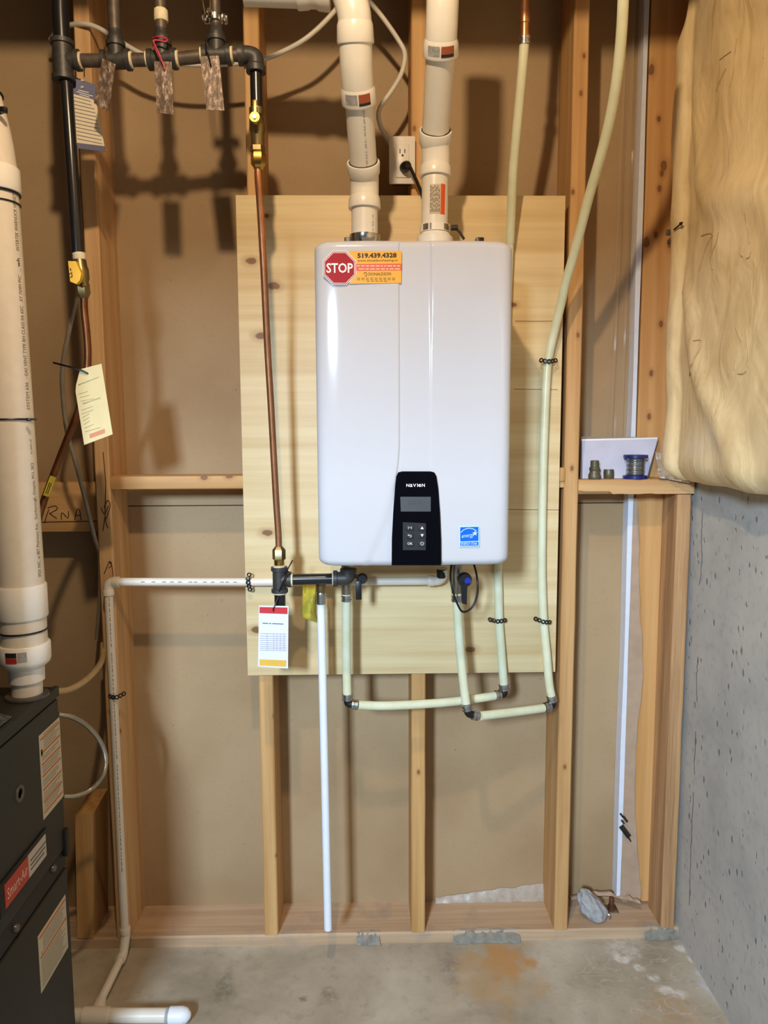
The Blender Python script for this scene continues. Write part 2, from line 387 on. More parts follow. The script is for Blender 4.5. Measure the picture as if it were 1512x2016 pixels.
wb = thing('wall_back', 'open wooden stud wall with brown drywall backing', None, (0, .07, 0), kind='structure')
YD = .14
MB().box((-2.4, YD, .02), (.735, YD+.013, 1.2155)).build('drywall_panel', M['drywall'], wb)
MB().box((-2.4, YD, 1.2185), (.735, YD+.013, 2.75)).build('drywall_panel', M['drywall'], wb)
MB().box((.735, YD, .02), (XW, YD+.013, 2.75)).build('drywall_panel', M['drywall'], wb)
MB().box((-2.4, YD+.013, 0), (XW, YD+.02, 2.75)).build('backing_panel', M['drywall'], wb)
bp = MB()
nx = 64; rng = [(-2.4+(XW+2.4)*i/nx) for i in range(nx+1)]
ring = []
for x in rng:
    j = .0035*noise.noise(V((x*9, 0, 3)))
    ring += [(x, j*.6, 0), (x, j*.6, .0265+j), (x, .0045, .031+j*.4), (x, YD, .031), (x, YD, 0)]
bp.add(ring, [(i*5+k, i*5+(k+1) % 5, i*5+5+(k+1) % 5, i*5+5+k) for i in range(nx) for k in range(5)])
bp.build('bottom_plate', M['studx'], wb, 30)
def smear(px0, px1, seed):
    r = random.Random(seed); a = at(px0, 1850, 0).x; b = at(px1, 1850, 0).x; n = 16; vs_ = []
    for i in range(n+1):
        x = a+(b-a)*i/n; e = .4+.6*min(1, min(i, n-i)/2.5)
        vs_ += [(x, -.006-.006*r.random(), .001), (x, -.004-.003*r.random(), .02*e+.004*r.random()), (x, .004+.008*r.random(), .033+.001*r.random())]
    MB().add(vs_, [(i*3+k, i*3+k+1, i*3+k+4, i*3+k+3) for i in range(n) for k in range(2)]).build('mortar_smear', M['mortar'], wb)
smear(702, 748, 1); smear(892, 1024, 2); smear(1268, 1336, 3)
def stud(xr, z0=.031, z1=2.75, mat='stud', wd=.038, y0=0., y1=YD, name='stud'):
    m = MB(); n = 40; rows = []
    for i in range(n+1):
        z = z0+(z1-z0)*i/n; q = .0012*noise.noise(V((xr*7, 1, z*6))); q2 = .0012*noise.noise(V((xr*7, 9, z*6)))
        c = .003
        rows += [(xr-wd+c+q, y0, z), (xr-c+q2, y0, z), (xr+q2, y0+c, z), (xr, y1, z), (xr-wd, y1, z), (xr-wd+q, y0+c, z)]
    m.add(rows, [(i*6+k, i*6+(k+1) % 6, i*6+6+(k+1) % 6, i*6+6+k) for i in range(n) for k in range(6)]+[list(range(6)), [n*6+k for k in range(6)]])
    return m.build(name, M[mat], wb, 25)
stud(-.666); stud(-.258); stud(.15); stud(.55); stud(-1.074); stud(-1.48)
stud(.851, .031, 1.252, 'ragged')
stud(.835, .045, 2.75, 'knotty', .098, .10, YD, 'corner_board')
stud(.855, 1.292, 2.75, 'stud', .02, .0, .10)
MB().box((-.666, .0, 1.275), (-.296, .09, 1.308), bev=.002).build('blocking', M['blockx'], wb)
MB().box((.15, .0, 1.272), (.512, .09, 1.310), bev=.002).build('blocking', M['blockx'], wb)
# ledge over the corner studs, with a chipped lower edge
lm = MB(); n = 30; rows = []
for i in range(n+1):
    x = .55+.306*i/n; ch = .012*max(0, noise.noise(V((x*14, 2, 0)))) if x < .75 else 0
    ch += .008 if x < .64 else 0
    rows += [(x, 0, 1.254+ch), (x, -.001, 1.288), (x, .004, 1.292), (x, .138, 1.292), (x, .138, 1.254), (x, .012, 1.254)]
lm.add(rows, [(i*6+k, i*6+(k+1) % 6, i*6+6+(k+1) % 6, i*6+6+k) for i in range(n) for k in range(6)]+[list(range(6)), [n*6+k for k in range(6)]])
lm.build('ledge_blocking', M['blockx'], wb, 25)
# small square block between stud and plywood
p = at(1103, 934, 0); MB().box((.497, -.006, p.z-.018), (.5125, .03, p.z+.018), bev=.002).build('blocking', M['stud'], wb)
# wide blocking board with FURNACE lettering at left
rb = MB().box((-1.036, .055, 1.158), (-.704, .093, 1.290), bev=.002).build('blocking_board', M['blockx'], wb)
def mk(px, py): return at(px, py, .0545)
q = MB()
for st in ([(96, 1003), (91, 1018), (88, 1030)], [(94, 1000), (108, 996), (113, 1002), (100, 1010), (98, 1011), (112, 1021)],
           [(121, 1023), (122, 1009), (134, 1020), (135, 1006)], [(147, 1024), (152, 1003), (157, 1006), (160, 1024)], [(148, 1015), (159, 1015)],
           [(82, 1028), (130, 1027), (190, 1026)]):
    q.ribbon(smooth([mk(*s_) for s_ in st], 3), (0, -1, 0), .0022, .0005)
q.build('marker_writing', M['pencil'], rb)
# pencil arrow on the stud
q = MB()
for st in ([(203, 890), (208, 950), (207, 1010), (209, 1030)], [(199, 1000), (206, 1012), (214, 995)], [(207, 1018), (203, 1045)], [(209, 1030), (213, 1040)],
           [(205, 1000), (212, 985), (217, 996), (209, 1022)], [(205, 1130), (217, 1105), (222, 1125), (222, 1135)], [(214, 1105), (220, 1112), (214, 1118)]):
    q.ribbon(smooth([at(a, b, -.0012) for a, b in st], 4), (0, -1, 0), .0017, .0006)
q.build('pencil_arrow', M['pencil'], wb)
# white edge strip of the finished drywall and the torn paper beside it
ws = MB(); n = 24; rows = []
for i in range(n+1):
    z = .06+2.6*i/n; j = .002*noise.noise(V((0, 0, z*3))); wd = .0065-.0012*cos(i*.9)
    rows += [(.7245+j-wd, .0985, z), (.7245+j+wd, .0985, z), (.7245+j+wd, .1385, z), (.7245+j-wd, .1385, z)]
ws.add(rows, [(i*4+k, i*4+(k+1) % 4, i*4+4+(k+1) % 4, i*4+4+k) for i in range(n) for k in range(4)]+[(0, 1, 2, 3), (n*4, n*4+1, n*4+2, n*4+3)])
ws.build('edge_strip', M['strip'], wb)
tp = MB(); n = 80; rows = []
tw_ = [(.05, .046), (.09, .050), (.14, .043), (.22, .034), (.30, .026), (.40, .021), (.52, .020), (.62, .026), (.70, .031), (.76, .034), (.84, .026), (.92, .018), (1.0, .014), (1.1, .010), (1.24, .004)]
for i in range(n+1):
    z = .052+(1.235-.052)*i/n
    for (za, wa), (zb_, wb_) in zip(tw_, tw_[1:]):
        if za <= z <= zb_: wd = wa+(wb_-wa)*(z-za)/(zb_-za)
    wd += .003*noise.noise(V((3, 0, z*16))); cu = .008*noise.noise(V((7, 0, z*11)))
    rows += [(.7305, .0978, z), (.738+wd*.5, .095+cu*.3, z), (.738+wd, .090+cu, z), (.738+wd, .0913+cu, z), (.738+wd*.5, .0965+cu*.3, z), (.7305, .0984, z)]
tp.add(rows, [(i*6+k, i*6+(k+1) % 6, i*6+6+(k+1) % 6, i*6+6+k) for i in range(n) for k in range(6)])
tpo = tp.build('torn_paper_flap', M['tornpaper'], wb)
q = MB(); rr = random.Random(4)
for (px, py, l, wd) in ((1224, 1605, 8, .005), (1231, 1612, 12, .006), (1226, 1618, 8, .004), (1231, 1636, 22, .014), (1233, 1642, 20, .004), (1239, 1652, 10, .003)):
    a = at(px-l*.4, py-l*.45, .080); b = at(px+l*.35, py+l*.55, .080); q.ribbon([a, (a+b)/2, b], (0, -1, 0), wd, .0005)
q.build('printed_text', M['ink'], tpo)

# loose clear plastic hanging over the drywall beside the corner board
n_ = NT('hanging_clear_plastic'); n_.p.inputs['Alpha'].default_value = .22; n_.done(lin((206, 182, 148)), .25)
hp0 = MB(); vs_ = []; gz, gx_ = 50, 10
for i in range(gz+1):
    z = 1.30+1.3*i/gz
    for j in range(gx_+1):
        x = .662+.0-.012*sin(z*2.1)+(.054+.012*sin(z*2.1))*j/gx_
        vs_.append((x, .122+.010*sin(j*1.3+z*1.5)+.008*noise.noise(V((x*30, z*3, 6))), z))
hp0.add(vs_, [(i*(gx_+1)+j, i*(gx_+1)+j+1, (i+1)*(gx_+1)+j+1, (i+1)*(gx_+1)+j) for i in range(gz) for j in range(gx_)]).build('plastic_drape', n_.m, wb)

# ------------------------------------------------------------------ plywood backer board
pa, pb = (-.3215, -.018, .781), (.495, -.0003, 2.0005)
ply = MB(); ply.box(pa, pb, bev=.0012); plyo = ply.build('plywood_board', M['ply'])
for a, b in (((1014, 632), (1090, 632)), ((1012, 766), (1098, 767)), ((1000, 1003), (1100, 1004))):
    MB().ribbon([at(*a, -.0181), at((a[0]+b[0])/2, a[1]+.6, -.0181), at(*b, -.0181)], (0, -1, 0), .0012, .0002).build('veneer_crack', M['pencil'], plyo)
tag(plyo, 'pale plywood backer board screwed to the studs behind the white heater', 'board')

# ------------------------------------------------------------------ water heater
BX0, BX1, BZ0, BZ1, BY = -.109, .3055, 1.132, 1.8150, -.35
wh = thing('water_heater', 'white wall-mounted tankless water heater with black control panel', 'water heater', (.098, -.018, BZ0))
MB().box((BX0+.006, -.285, BZ0+.004), (BX1-.006, -.048, BZ1-.006), bev=.008).build('rear_case', M['case'], wh)
for z_ in (BZ1-.12, BZ0+.06): MB().box((BX0+.05, -.049, z_-.03), (BX1-.09, -.0185, z_+.03), bev=.002).build('mounting_bracket', M['collar'], wh)
xs = []
def ramp_pts(a, b, n): return [a+(b-a)*i/n for i in range(n)]
xcr = at(788, 700, BY).x; xrg = at(848, 600, BY).x; rx = .022
cols = ramp_pts(BX0+rx, xcr-.014, 20)+ramp_pts(xcr-.014, xcr+.008, 30)+ramp_pts(xcr+.008, xrg-.008, 8)+ramp_pts(xrg-.008, xrg+.010, 26)+ramp_pts(xrg+.010, BX1-rx, 24)+[BX1-rx]
prof = [(BX0, -.27), (BX0, BY+rx+.02)]+[(BX0+rx-rx*cos(a), BY+rx-rx*sin(a)+.0) for a in [pi/2*i/9 for i in range(9)]]
prof += [(x, BY) for x in cols]
prof += [(BX1-rx+rx*sin(a), BY+rx-rx*cos(a)) for a in [pi/2*i/9 for i in range(1, 10)]]+[(BX1, BY+rx+.02), (BX1, -.27)]
def S(t): t = max(0, min(1, t)); return t*t*(3-2*t)
zc = at(788, 860, BY).z; zlow = at(780, 930, BY).z; zr0 = at(848, 690, BY).z; zr1 = at(848, 560, BY).z
def relief(x, z):
    xc = xcr - .0055*max(0, (zc-z)/(zc-zlow))**2 if z < zc else xcr
    y = -.0035*S((xc-x)/.005)*S((x-BX0)/.05)
    y += -.0045*S((x-xrg+.004)/.0085)*(.35+.65*S((z-zr0)/(zr1-zr0)))*S((BX1-x)/.05)
    y += .004*((x-(BX0+BX1)/2)/(.2))**2 - .003*sin(pi*(z-BZ0)/(BZ1-BZ0))
    return y
rz = .016; rows = []
zs = []
for i in range(8): t = pi/2*(1-i/8); zs.append((BZ0+rz-rz*sin(t), rz*(1-cos(t))))
for i in range(61): zs.append((BZ0+rz+(BZ1-BZ0-2*rz)*i/60, 0))
for i in range(1, 9): t = pi/2*i/8; zs.append((BZ1-rz+rz*sin(t), rz*(1-cos(t))))
verts = []; rc = .02; xm = (BX0+BX1)/2; hw = (BX1-BX0)/2
def row(z, push, back=False):
    e = min(z-BZ0, BZ1-z); ins = rc-sqrt(max(0, rc*rc-(rc-e)**2)) if e < rc else 0
    for x, y in prof:
        xx = xm+(x-xm)*(hw-ins)/hw
        yy = y+relief(x, z) if y < -.30 else y
        yy = min(yy+push, -.27); verts.append((xx, -.27 if back else yy, z))
row(BZ0, rz, True)
for z, pu in zs: row(z, pu)
row(BZ1, rz, True)
nc = len(prof); nr = len(verts)//nc
MB().add(verts, [(i*nc+k, i*nc+k+1, i*nc+nc+k+1, i*nc+nc+k) for i in range(nr-1) for k in range(nc-1)]).build('front_cover', M['enamel'], wh, 60)
yS = BY-.0105
def fb(px, py, Y=yS): return at(px, py, Y)
# control panel
def arc_pts(c, r, a0, a1, n): return [V((c[0]+r*cos(a0+(a1-a0)*i/n), c[1]+r*sin(a0+(a1-a0)*i/n))) for i in range(n+1)]
ol = [(771, 1113), (771.5, 1060), (774, 1010), (777.5, 960), (780, 938), (784, 930), (792, 928)]
ol += [(848, 928), (855, 930), (859, 937), (862.5, 960), (866, 1010), (868, 1060), (868.5, 1113)]
cp = MB().prism([fb(x, y) for x, y in ol], (0, .022, 0)).build('control_panel', M['gloss_black'], wh)
yP = yS-.0008
MB().prism([at(x, y, yS) for x, y in ((789, 1007), (848, 1007), (848, 978), (788, 978))], (0, -.0006, 0)).build('display', M['lcd'], cp)
def flat_map(c, sx=1., sz=1., Y=None): return lambda x, y: V((c.x+x*sx, Y if Y is not None else c.y, c.z+y*sz))
# lcd digits
q = MB()
for dx in (806, 811, 817, 823, 829):
    a = at(dx, 990, yS-.0009); q.box((a.x-.0014, a.y-.0002, a.z-.0042), (a.x+.0014, a.y+.0001, a.z+.0042))
q.build('display_digits', plain('lcd_digit', (62, 64, 66), .4), cp)
q = MB(); c = at(799.5, 958.5, yP); xo = 0
for ch, wd, k in (('N', .0062, 1), ('a', .0060, 1.34), ('V', .0068, 1), ('I', .0014, 1), ('e', .0062, 1.34), ('N', .0062, 1)):
    q.text(ch, lambda x, y, xo=xo, k=k: V((c.x+xo+x, c.y, c.z+y)), .0095*k, width=wd, bold=.01); xo += wd+.0013
q.build('logo_lettering', M['white'], cp)
MB().prism([at(x, y, yS) for x, y in ((793, 1083), (838, 1083), (838, 1030), (793, 1028))], (0, -.0005, 0)).build('keypad', M['key'], cp)
icons = []
for i, (px, py) in enumerate(((807, 1039), (807, 1055), (807, 1070), (831, 1039), (831, 1054), (831, 1070))):
    c = at(px, py, yS-.0005)
    b = MB().box((c.x-.0085, c.y-.0012, c.z-.0065), (c.x+.0085, c.y, c.z+.0065), bev=.0005).build('button', M['key'], cp)
    g = MB(); u = .0034; y = c.y-.0014
    P = lambda dx, dz: V((c.x+dx*u, y, c.z+dz*u))
    if i == 0: g.ribbon([P(-1, -.8), P(-1, .8), P(0, -.1), P(1, .8), P(1, -.8)], (0, -1, 0), .0008, .0002)
    if i == 1: g.ribbon([P(-1, .5), P(.4, .5), P(1, .1), P(.8, -.6), P(-.2, -.7)], (0, -1, 0), .0008, .0002); g.prism([P(-1.4, .5), P(-.6, 1.1), P(-.6, -.1)], (0, -.0002, 0))
    if i == 2: g.text('OK', lambda x, z: V((c.x+x, y, c.z-.0026+z)), .0075, align='CENTER')
    if i == 3: g.prism([P(-1, -.8), P(1, -.8), P(0, .9)], (0, -.0002, 0))
    if i == 4: g.prism([P(-1, .8), P(1, .8), P(0, -.9)], (0, -.0002, 0))
    if i == 5: g.ribbon([P(cos(a), sin(a)) for a in [radians(125+290*k/12) for k in range(13)]], (0, -1, 0), .0008, .0002); g.ribbon([P(0, .2), P(0, 1.2)], (0, -1, 0), .0008, .0002)
    g.build('button_symbol', M['white'], cp)
# warning sticker
yT = BY-.0052
def tilt(px, py, Y): return at(px, py, Y)
st = MB().prism([tilt(x, y, yT) for x, y in ((688, 559), (790, 557), (791, 494), (688, 494))], (0, -.0004, 0)).build('warning_sticker', M['orange'], wh)
Y1 = yT-.0006
MB().prism([tilt(x, y, Y1) for x, y in ((690, 533), (790.5, 532), (791, 519), (690, 520))], (0, -.0002, 0)).build('red_band', M['redor'], st)
def rowtext(mb, t, px, py, size, wd, Y, m=0, bold=0.):
    c = at(px, py, Y); mb.text(t, lambda x, y: V((c.x+x, c.y, c.z+y+x*.012)), size, width=wd, m=m, bold=bold)
pxm = lambda npx, Y: npx*(1.95+Y)/F*1.0
q = MB(); rowtext(q, '519.439.4328', 703.5, 507.5, .0125, pxm(75, Y1), Y1, bold=.045)
rowtext(q, 'www.donaldsonheating.ca', 704, 515, .0058, pxm(77, Y1), Y1, bold=.01)
rowtext(q, 'DONALDSON', 725, 542.5, .0085, pxm(43, Y1), Y1, bold=.01)
c = at(719.5, 540, Y1)
q.ribbon([V((c.x+.0032*cos(a), c.y, c.z+.0036*sin(a))) for a in [radians(-120+300*k/10) for k in range(11)]], (0, -1, 0), .0012, .0002)
for py in (547.5, 550.5, 553.5):
    for k in range(9 if py < 553 else 5):
        a = at((703 if py < 553 else 722)+k*8.6, py, Y1); q.box((a.x, a.y-.0002, a.z-.0006), (a.x+.0062, a.y, a.z+.0003))
q.build('sticker_lettering', M['ink'], st)['kind'] = 'stuff'
q = MB(); rr = random.Random(3)
for py in (523.5, 529.5):
    x = 703 if py < 526 else 706
    while x < (782 if py < 526 else 778):
        l = rr.uniform(4, 11); a = at(x, py, Y1-.0003); b = at(x+l, py, Y1-.0003); q.box((a.x, a.y-.0002, a.z-.0014), (b.x, a.y, a.z+.0014)); x += l+2
q.build('white_band_lettering', plain('pale_red_print', (244, 176, 150), .5), st)
def octa(r, Y, px=668.5, py=527.5): 
    c = at(px, py, Y); return [V((c.x+r*cos(radians(22.5+45*k)), Y, c.z+r*sin(radians(22.5+45*k)))) for k in range(8)]
MB().prism(octa(.0368, Y1), (0, -.0004, 0)).build('stop_border', M['white'], st)
MB().prism(octa(.0352, Y1-.0004), (0, -.0002, 0)).build('stop_edge', M['stopred'], st)
MB().prism(octa(.0336, Y1-.0006), (0, -.0002, 0)).build('stop_line', M['white'], st)
so = MB().prism(octa(.0323, Y1-.0008), (0, -.0002, 0)).build('stop_octagon', M['stopred'], st)
c = at(668.5, 536.5, Y1-.0012); MB().text('STOP', lambda x, y: V((c.x+x, c.y, c.z+y)), .0265, width=.0545, align='CENTER', bold=.02).build('stop_lettering', M['white'], so)
# energy label
yE = BY-.0045
es = MB().prism([at(x, y, yE) for x, y in ((904, 1076), (944, 1075), (944, 1035), (904, 1036))], (0, -.0004, 0)).build('energy_label', M['bluelt'], wh)
MB().prism([at(x, y, yE-.0005) for x, y in ((906, 1066), (942, 1065), (942, 1037), (906, 1038))], (0, -.0002, 0)).build('blue_field', M['blue'], es)
MB().prism([at(x, y, yE-.0005) for x, y in ((906, 1074.5), (942, 1074), (942, 1066.5), (906, 1067.5))], (0, -.0002, 0)).build('blue_field', M['blue'], es)
q = MB(); yy = yE-.0009
q.ribbon([at(905+1+36*(.5-.5*cos(a)), 1055-15*sin(a), yy) for a in [radians(25+120*k/12) for k in range(13)]], (0, -1, 0), .0014, .0002)
c = at(908, 1059, yy); q.text('energy', lambda x, y: V((c.x+x+y*.25, c.y, c.z+y+x*.12)), .0125, width=.027, bold=.0)
stc = at(935, 1050, yy); q.prism([V((stc.x+(.006 if k % 2 == 0 else .0026)*sin(k*pi/5), yy, stc.z+(.006 if k % 2 == 0 else .0026)*cos(k*pi/5))) for k in range(10)], (0, -.0002, 0))
c = at(907.5, 1073, yy); q.text('ENERGY STAR', lambda x, y: V((c.x+x, c.y, c.z+y)), .0078, width=.0345, bold=.01)
q.build('energy_lettering', M['bluelt'], es)
# top fittings
for px in (686, 945):
    a = at(px, 470, -.25); MB().box((a.x-.009, -.252, BZ1-.012), (a.x+.009, -.235, at(px, 467, -.25).z), bev=.002).build('bracket_tab', M['black'], wh)
cL = at(718, 470, -.17); cR = at(857, 470, -.17)
zL = at(718, 478, -.17).z; zq = at(857, 478, -.17).z
MB().lathe((cL.x, -.17, BZ1-.02), (0, 0, 1), [(0, .034), (zL-BZ1+.02, .034), (zL-BZ1+.022, .0355), (zL-BZ1+.036, .0355), (zL-BZ1+.037, .031)], 28).build('exhaust_collar', M['chrome'], wh)
MB().lathe((cR.x-.001, -.17, BZ1-.02), (0, 0, 1), [(0, .041), (zq-BZ1+.030, .041), (zq-BZ1+.033, .037), (zq-BZ1+.040, .033), (zq-BZ1+.040, .031)], 28).build('intake_collar', M['pvcsock'], wh)
zk = zq+.021; ck = cR.x-.001
MB().lathe((ck, -.17, zk), (0, 0, 1), [(0, .032), (0, .0345), (.017, .0345), (.017, .031)], 28).build('band_clamp', M['pvcsock'], wh)
for a0, da in ((-.95, .42), (-.42, .12), (.55, .42)): 
    vs_ = []
    for i in range(7):
        t = a0+da*i/6
        for r_, z in ((.0347, zk+.002), (.0353, zk+.002), (.0353, zk+.015), (.0347, zk+.015)): vs_.append((ck+r_*sin(t), -.17-r_*cos(t), z))
    MB().add(vs_, [(i*4+k, i*4+(k+1) % 4, i*4+4+(k+1) % 4, i*4+4+k) for i in range(6) for k in range(4)]+[(0, 1, 2, 3), (24, 25, 26, 27)]).build('clamp_mark', M['nickel'], wh)
q = MB(); a = V((ck+.036, -.185, zk+.008)); q.cyl(a, a+V((.014, -.004, 0)), .006, 10); q.tube([a+V((.01, 0, 0)), a+V((.02, -.005, -.012)), a+V((.029, -.004, -.026))], .003, 8)
q.build('clamp_screw', M['ink'], wh)
# underside stubs
for px, r, mt in ((682, .014, 'nickel'), (900, .014, 'nickel'), (868, .012, 'black')):
    a = at(px, 1112, -.16); MB().lathe((a.x, -.16, BZ0+.012), (0, 0, -1), [(0, r), (.012, r), (.012, r*.85), (.03, r*.85)], 14).build('connection_stub', M[mt], wh)

# ------------------------------------------------------------------ vent pipes
def socket(mb, a, b, r, lip=.0025):      # coupling socket from a (open rim) to b
    a, b = V(a), V(b); L = (b-a).length
    mb.lathe(a, b-a, [(0, r-.0035), (0, r+lip*.6), (.003, r+lip), (L*.8, r+lip*.4), (L, r-.002)], 28)
vl = thing('exhaust_vent_pipe', 'white plastic vent pipe with pipe print rising from heater, the left of two', 'pipe', (cL.x, -.17, BZ1), group='heater vents')
PL = [(718, 474, -.17), (717.5, 425, -.17), (717.5, 392, -.17), (717.5, 368, -.172), (717, 345, -.182), (715.5, 326, -.196), (711, 262, -.242), (707, 200, -.284), (704, 165, -.306), (701.5, 128, -.326), (700, 82, -.344), (698.5, 40, -.356), (694, 14, -.36), (680, -30, -.362), (668, -60, -.362)]
P3 = path(PL)
MB().tube(smooth(P3[:3], 4), .0302, 28).build('pipe', M['pvc'], vl)
e1 = MB(); e1.tube(smooth(P3[2:6], 6), .0325, 28); d = (P3[1]-P3[2]).normalized()
socket(e1, P3[2]+d*.022, P3[2]-d*.006, .0345); d = (P3[6]-P3[5]).normalized(); socket(e1, P3[5]+d*.008, P3[5]-d*.022, .0348)
e1.build('elbow', M['pvcsock'], vl)
d = (P3[6]-P3[5]).normalized(); MB().torus(P3[5]+d*.0085, d, .0312, .0011, 28, 6).build('rim_shadow', M['ink'], vl)  # thin black ring paints the shadow line under the socket rim
pp = MB().tube([P3[5], P3[6], P3[7]], .0302, 28).build('pipe', M['pvc'], vl)
e2 = MB(); e2.tube(smooth(P3[7:11], 6), .0335, 28); d = (P3[6]-P3[7]).normalized(); socket(e2, P3[7]+d*.004, P3[8]*.9+P3[7]*.1, .0350)
e2o = e2.build('elbow', M['pvcsock'], vl)
e3 = MB(); e3.tube(smooth(P3[10:], 6), .0335, 28); d = (P3[9]-P3[10]).normalized(); socket(e3, P3[10]+d*.004, P3[11], .0352)
e3.build('elbow', M['pvcsock'], vl)
vr = thing('intake_vent_pipe', 'white plastic vent pipe with orange label strip rising from heater, the right of two', 'pipe', (cR.x, -.17, BZ1+.03), group='heater vents')
PR = [(854.5, 474, -.17), (856, 400, -.17), (857, 345, -.17), (858, 318, -.171), (858, 290, -.178), (857.5, 262, -.192), (862.5, 180, -.252), (867.5, 106, -.304), (868.5, 75, -.322), (870, 40, -.336), (871.5, 0, -.346), (872, -60, -.35), (872, -160, -.35)]
Q3 = path(PR)
MB().tube([Q3[0], Q3[1], Q3[2]], .0302, 28).build('pipe', M['pvc'], vr)
e1 = MB(); e1.tube(smooth(Q3[2:6], 6), .0322, 28); d = (Q3[1]-Q3[2]).normalized(); socket(e1, Q3[2]+d*.004, Q3[2]-d*.022, .0342)
d = (Q3[6]-Q3[5]).normalized(); socket(e1, Q3[5]+d*.006, Q3[5]-d*.028, .0348); e1.build('elbow', M['pvcsock'], vr)
d = (Q3[6]-Q3[5]).normalized(); MB().torus(Q3[5]+d*.0065, d, .0312, .0011, 28, 6).build('rim_shadow', M['ink'], vr)  # rim shadow drawn as a dark ring on this vent too
MB().tube([Q3[5], Q3[6], Q3[7]], .0302, 28).build('pipe', M['pvc'], vr)
e2 = MB(); e2.tube(smooth(Q3[7:], 6), .0325, 28); d = (Q3[6]-Q3[7]).normalized(); socket(e2, Q3[7]+d*.004, Q3[8], .0348); e2o2 = e2.build('elbow', M['pvcsock'], vr)
def patch(name, c, d, r, a0, a1, t0, t1, mat, parent):     # small printed label wrapped on a pipe
    c, d = V(c), V(d).normalized(); s_ = V((1, 0, 0)); s_ = (s_-d*s_.dot(d)).normalized(); n_ = s_.cross(d)
    if n_.y > 0: n_ = -n_
    vs_ = []; k = 8
    for i in range(k+1):
        a = a0+(a1-a0)*i/k; o_ = s_*sin(a)+n_*cos(a); vs_ += [c+o_*r+d*t0, c+o_*r+d*t1]
    return MB().add(vs_, [(i*2, i*2+2, i*2+3, i*2+1) for i in range(k)]).build(name, mat, parent)
d = P3[8]-P3[7]; L = d.length
for nm, a0, a1, t0, t1, mt in (('fitting_label', .02, .72, .006, .024, 'brownlab'), ('fitting_label', .02, .72, .002, .0075, 'ink'), ('fitting_print', -.8, -.06, .004, .024, 'lump')):
    patch(nm, P3[7], d, .0372 if mt != 'ink' else .0374, a0, a1, t0, t1, M[mt], vl)
d = Q3[8]-Q3[7]
for nm, a0, a1, t0, t1, mt in (('fitting_label', -.05, .72, .006, .022, 'brownlab'), ('fitting_label', -.05, .72, .002, .008, 'ink'), ('fitting_print', -.85, -.14, .004, .022, 'lump')):
    patch(nm, Q3[7], d, .0374 if mt != 'ink' else .0376, a0, a1, t0, t1, M[mt], vr)
def cyltext(mb, t, c, d, r, a0, size, length=None, m=0):
    c, d = V(c), V(d).normalized(); s_ = V((1, 0, 0)); s_ = (s_-d*s_.dot(d)).normalized(); n_ = s_.cross(d)
    if n_.y > 0: n_ = -n_
    mb.text(t, lambda x, y: c+d*x+(s_*sin(a0-y/r)+n_*cos(a0-y/r))*r, size, width=length, m=m)
q = MB(); d = P3[7]-P3[5]; cyltext(q, '= == =-= =  -== = -  == =-= -== = ==', P3[5]+d*.06, d, .0306, .42, .0105, d.length*.88); q.build('pipe_print', M['grey_ink'], vl)
q = MB(); d = P3[2]-P3[0]; cyltext(q, '=-= == -=', P3[0]+d*.05, d, .0306, .75, .008, d.length*.5); q.build('pipe_print', M['grey_ink'], vl)
# warning strip low on the right vent
d = Q3[1]-Q3[0]; c0 = at(855, 428, -.17)
patch('orange_label', c0, d, .0306, .38, .78, 0, .066, M['redor'], vr)
patch('white_label', c0, d, .0305, -.45, .38, 0, .064, M['label'], vr)
q = MB(); rr = random.Random(8)
for k in range(7):
    a0 = -.36+k*.105; c1 = c0; t = .004
    while t < .056:
        l = rr.uniform(.004, .012); s_ = V((sin(a0), -cos(a0), 0)); q.box(c1+s_*.0307+V((-.0006, -.0003, t)), c1+s_*.0307+V((.0006, .0002, t+l))); t += l+.003
q.build('label_lettering', M['ink'], vr)
# horizontal fitting at the top edge
th = thing('pvc_offset_pipe', 'white plastic pipe fitting running sideways at the top of the photo', 'pipe', at(600, -20, -.265))
YO = -.265
a, b = at(650, -18, YO), at(480, -24, YO)
MB().tube([a, b], .0335, 28).build('pipe', M['pvc'], th)
q = MB(); socket(q, at(650, -18, YO), at(622, -19, YO), .036); q.build('coupling', M['pvcsock'], th)
q = MB(); socket(q, at(585, -20, YO), at(612, -19.5, YO), .035); q.build('coupling', M['pvcsock'], th)

# ------------------------------------------------------------------ black iron gas manifold
gm = thing('gas_manifold', 'black iron gas manifold of tees and risers across the top left', 'gas pipe', at(123, 120, -.25))
GY = -.25
def fit(mb, c, dirs, r, L):
    for d in dirs:
        mb.lathe(c, d, [(0, r), (L-.010, r), (L-.009, r+.0035), (L, r+.0035), (L, r*.7)], 20)
def seg(a, b, r, name='nipple', mat='oldiron', par=None): return MB().cyl(a, b, r, 18).build(name, M[mat], par or gm)
def dope(a, d, r, par=None, mat='dope'):
    j = V(d).normalized(); MB().lathe(V(a)-j*.003, d, [(0, r), (.001, r+.0025), (.005, r+.003), (.006, r)], 14).build('sealant_ring', M[mat], par or gm)
X, Z = V((1, 0, 0)), V((0, 0, 1))
t1 = at(124, 120, GY); t2 = at(229, 119, GY); t3 = at(320, 117, GY); t4 = at(427, 109, GY); el = at(495, 108, GY)
hx = (el-t1).normalized()
MB().tube([at(118, -130, GY), at(119, 20, GY), t1], .0167, 20).build('riser_pipe', M['ironpipe'], gm)
q = MB(); fit(q, t1, (Z, -Z), .0205, .040); fit(q, t1, (hx,), .0175, .036); q.build('tee', M['iron'], gm)
for c, up in ((t2, at(213, 70, GY)), (t3, at(315, 65, GY)), (t4, at(424, 60, GY))):
    q = MB(); u = V((0, 0, 1)); fit(q, c, (hx, -hx), .0175, .030); fit(q, c, (u,), .0165, .036); q.build('tee', M['iron'], gm)
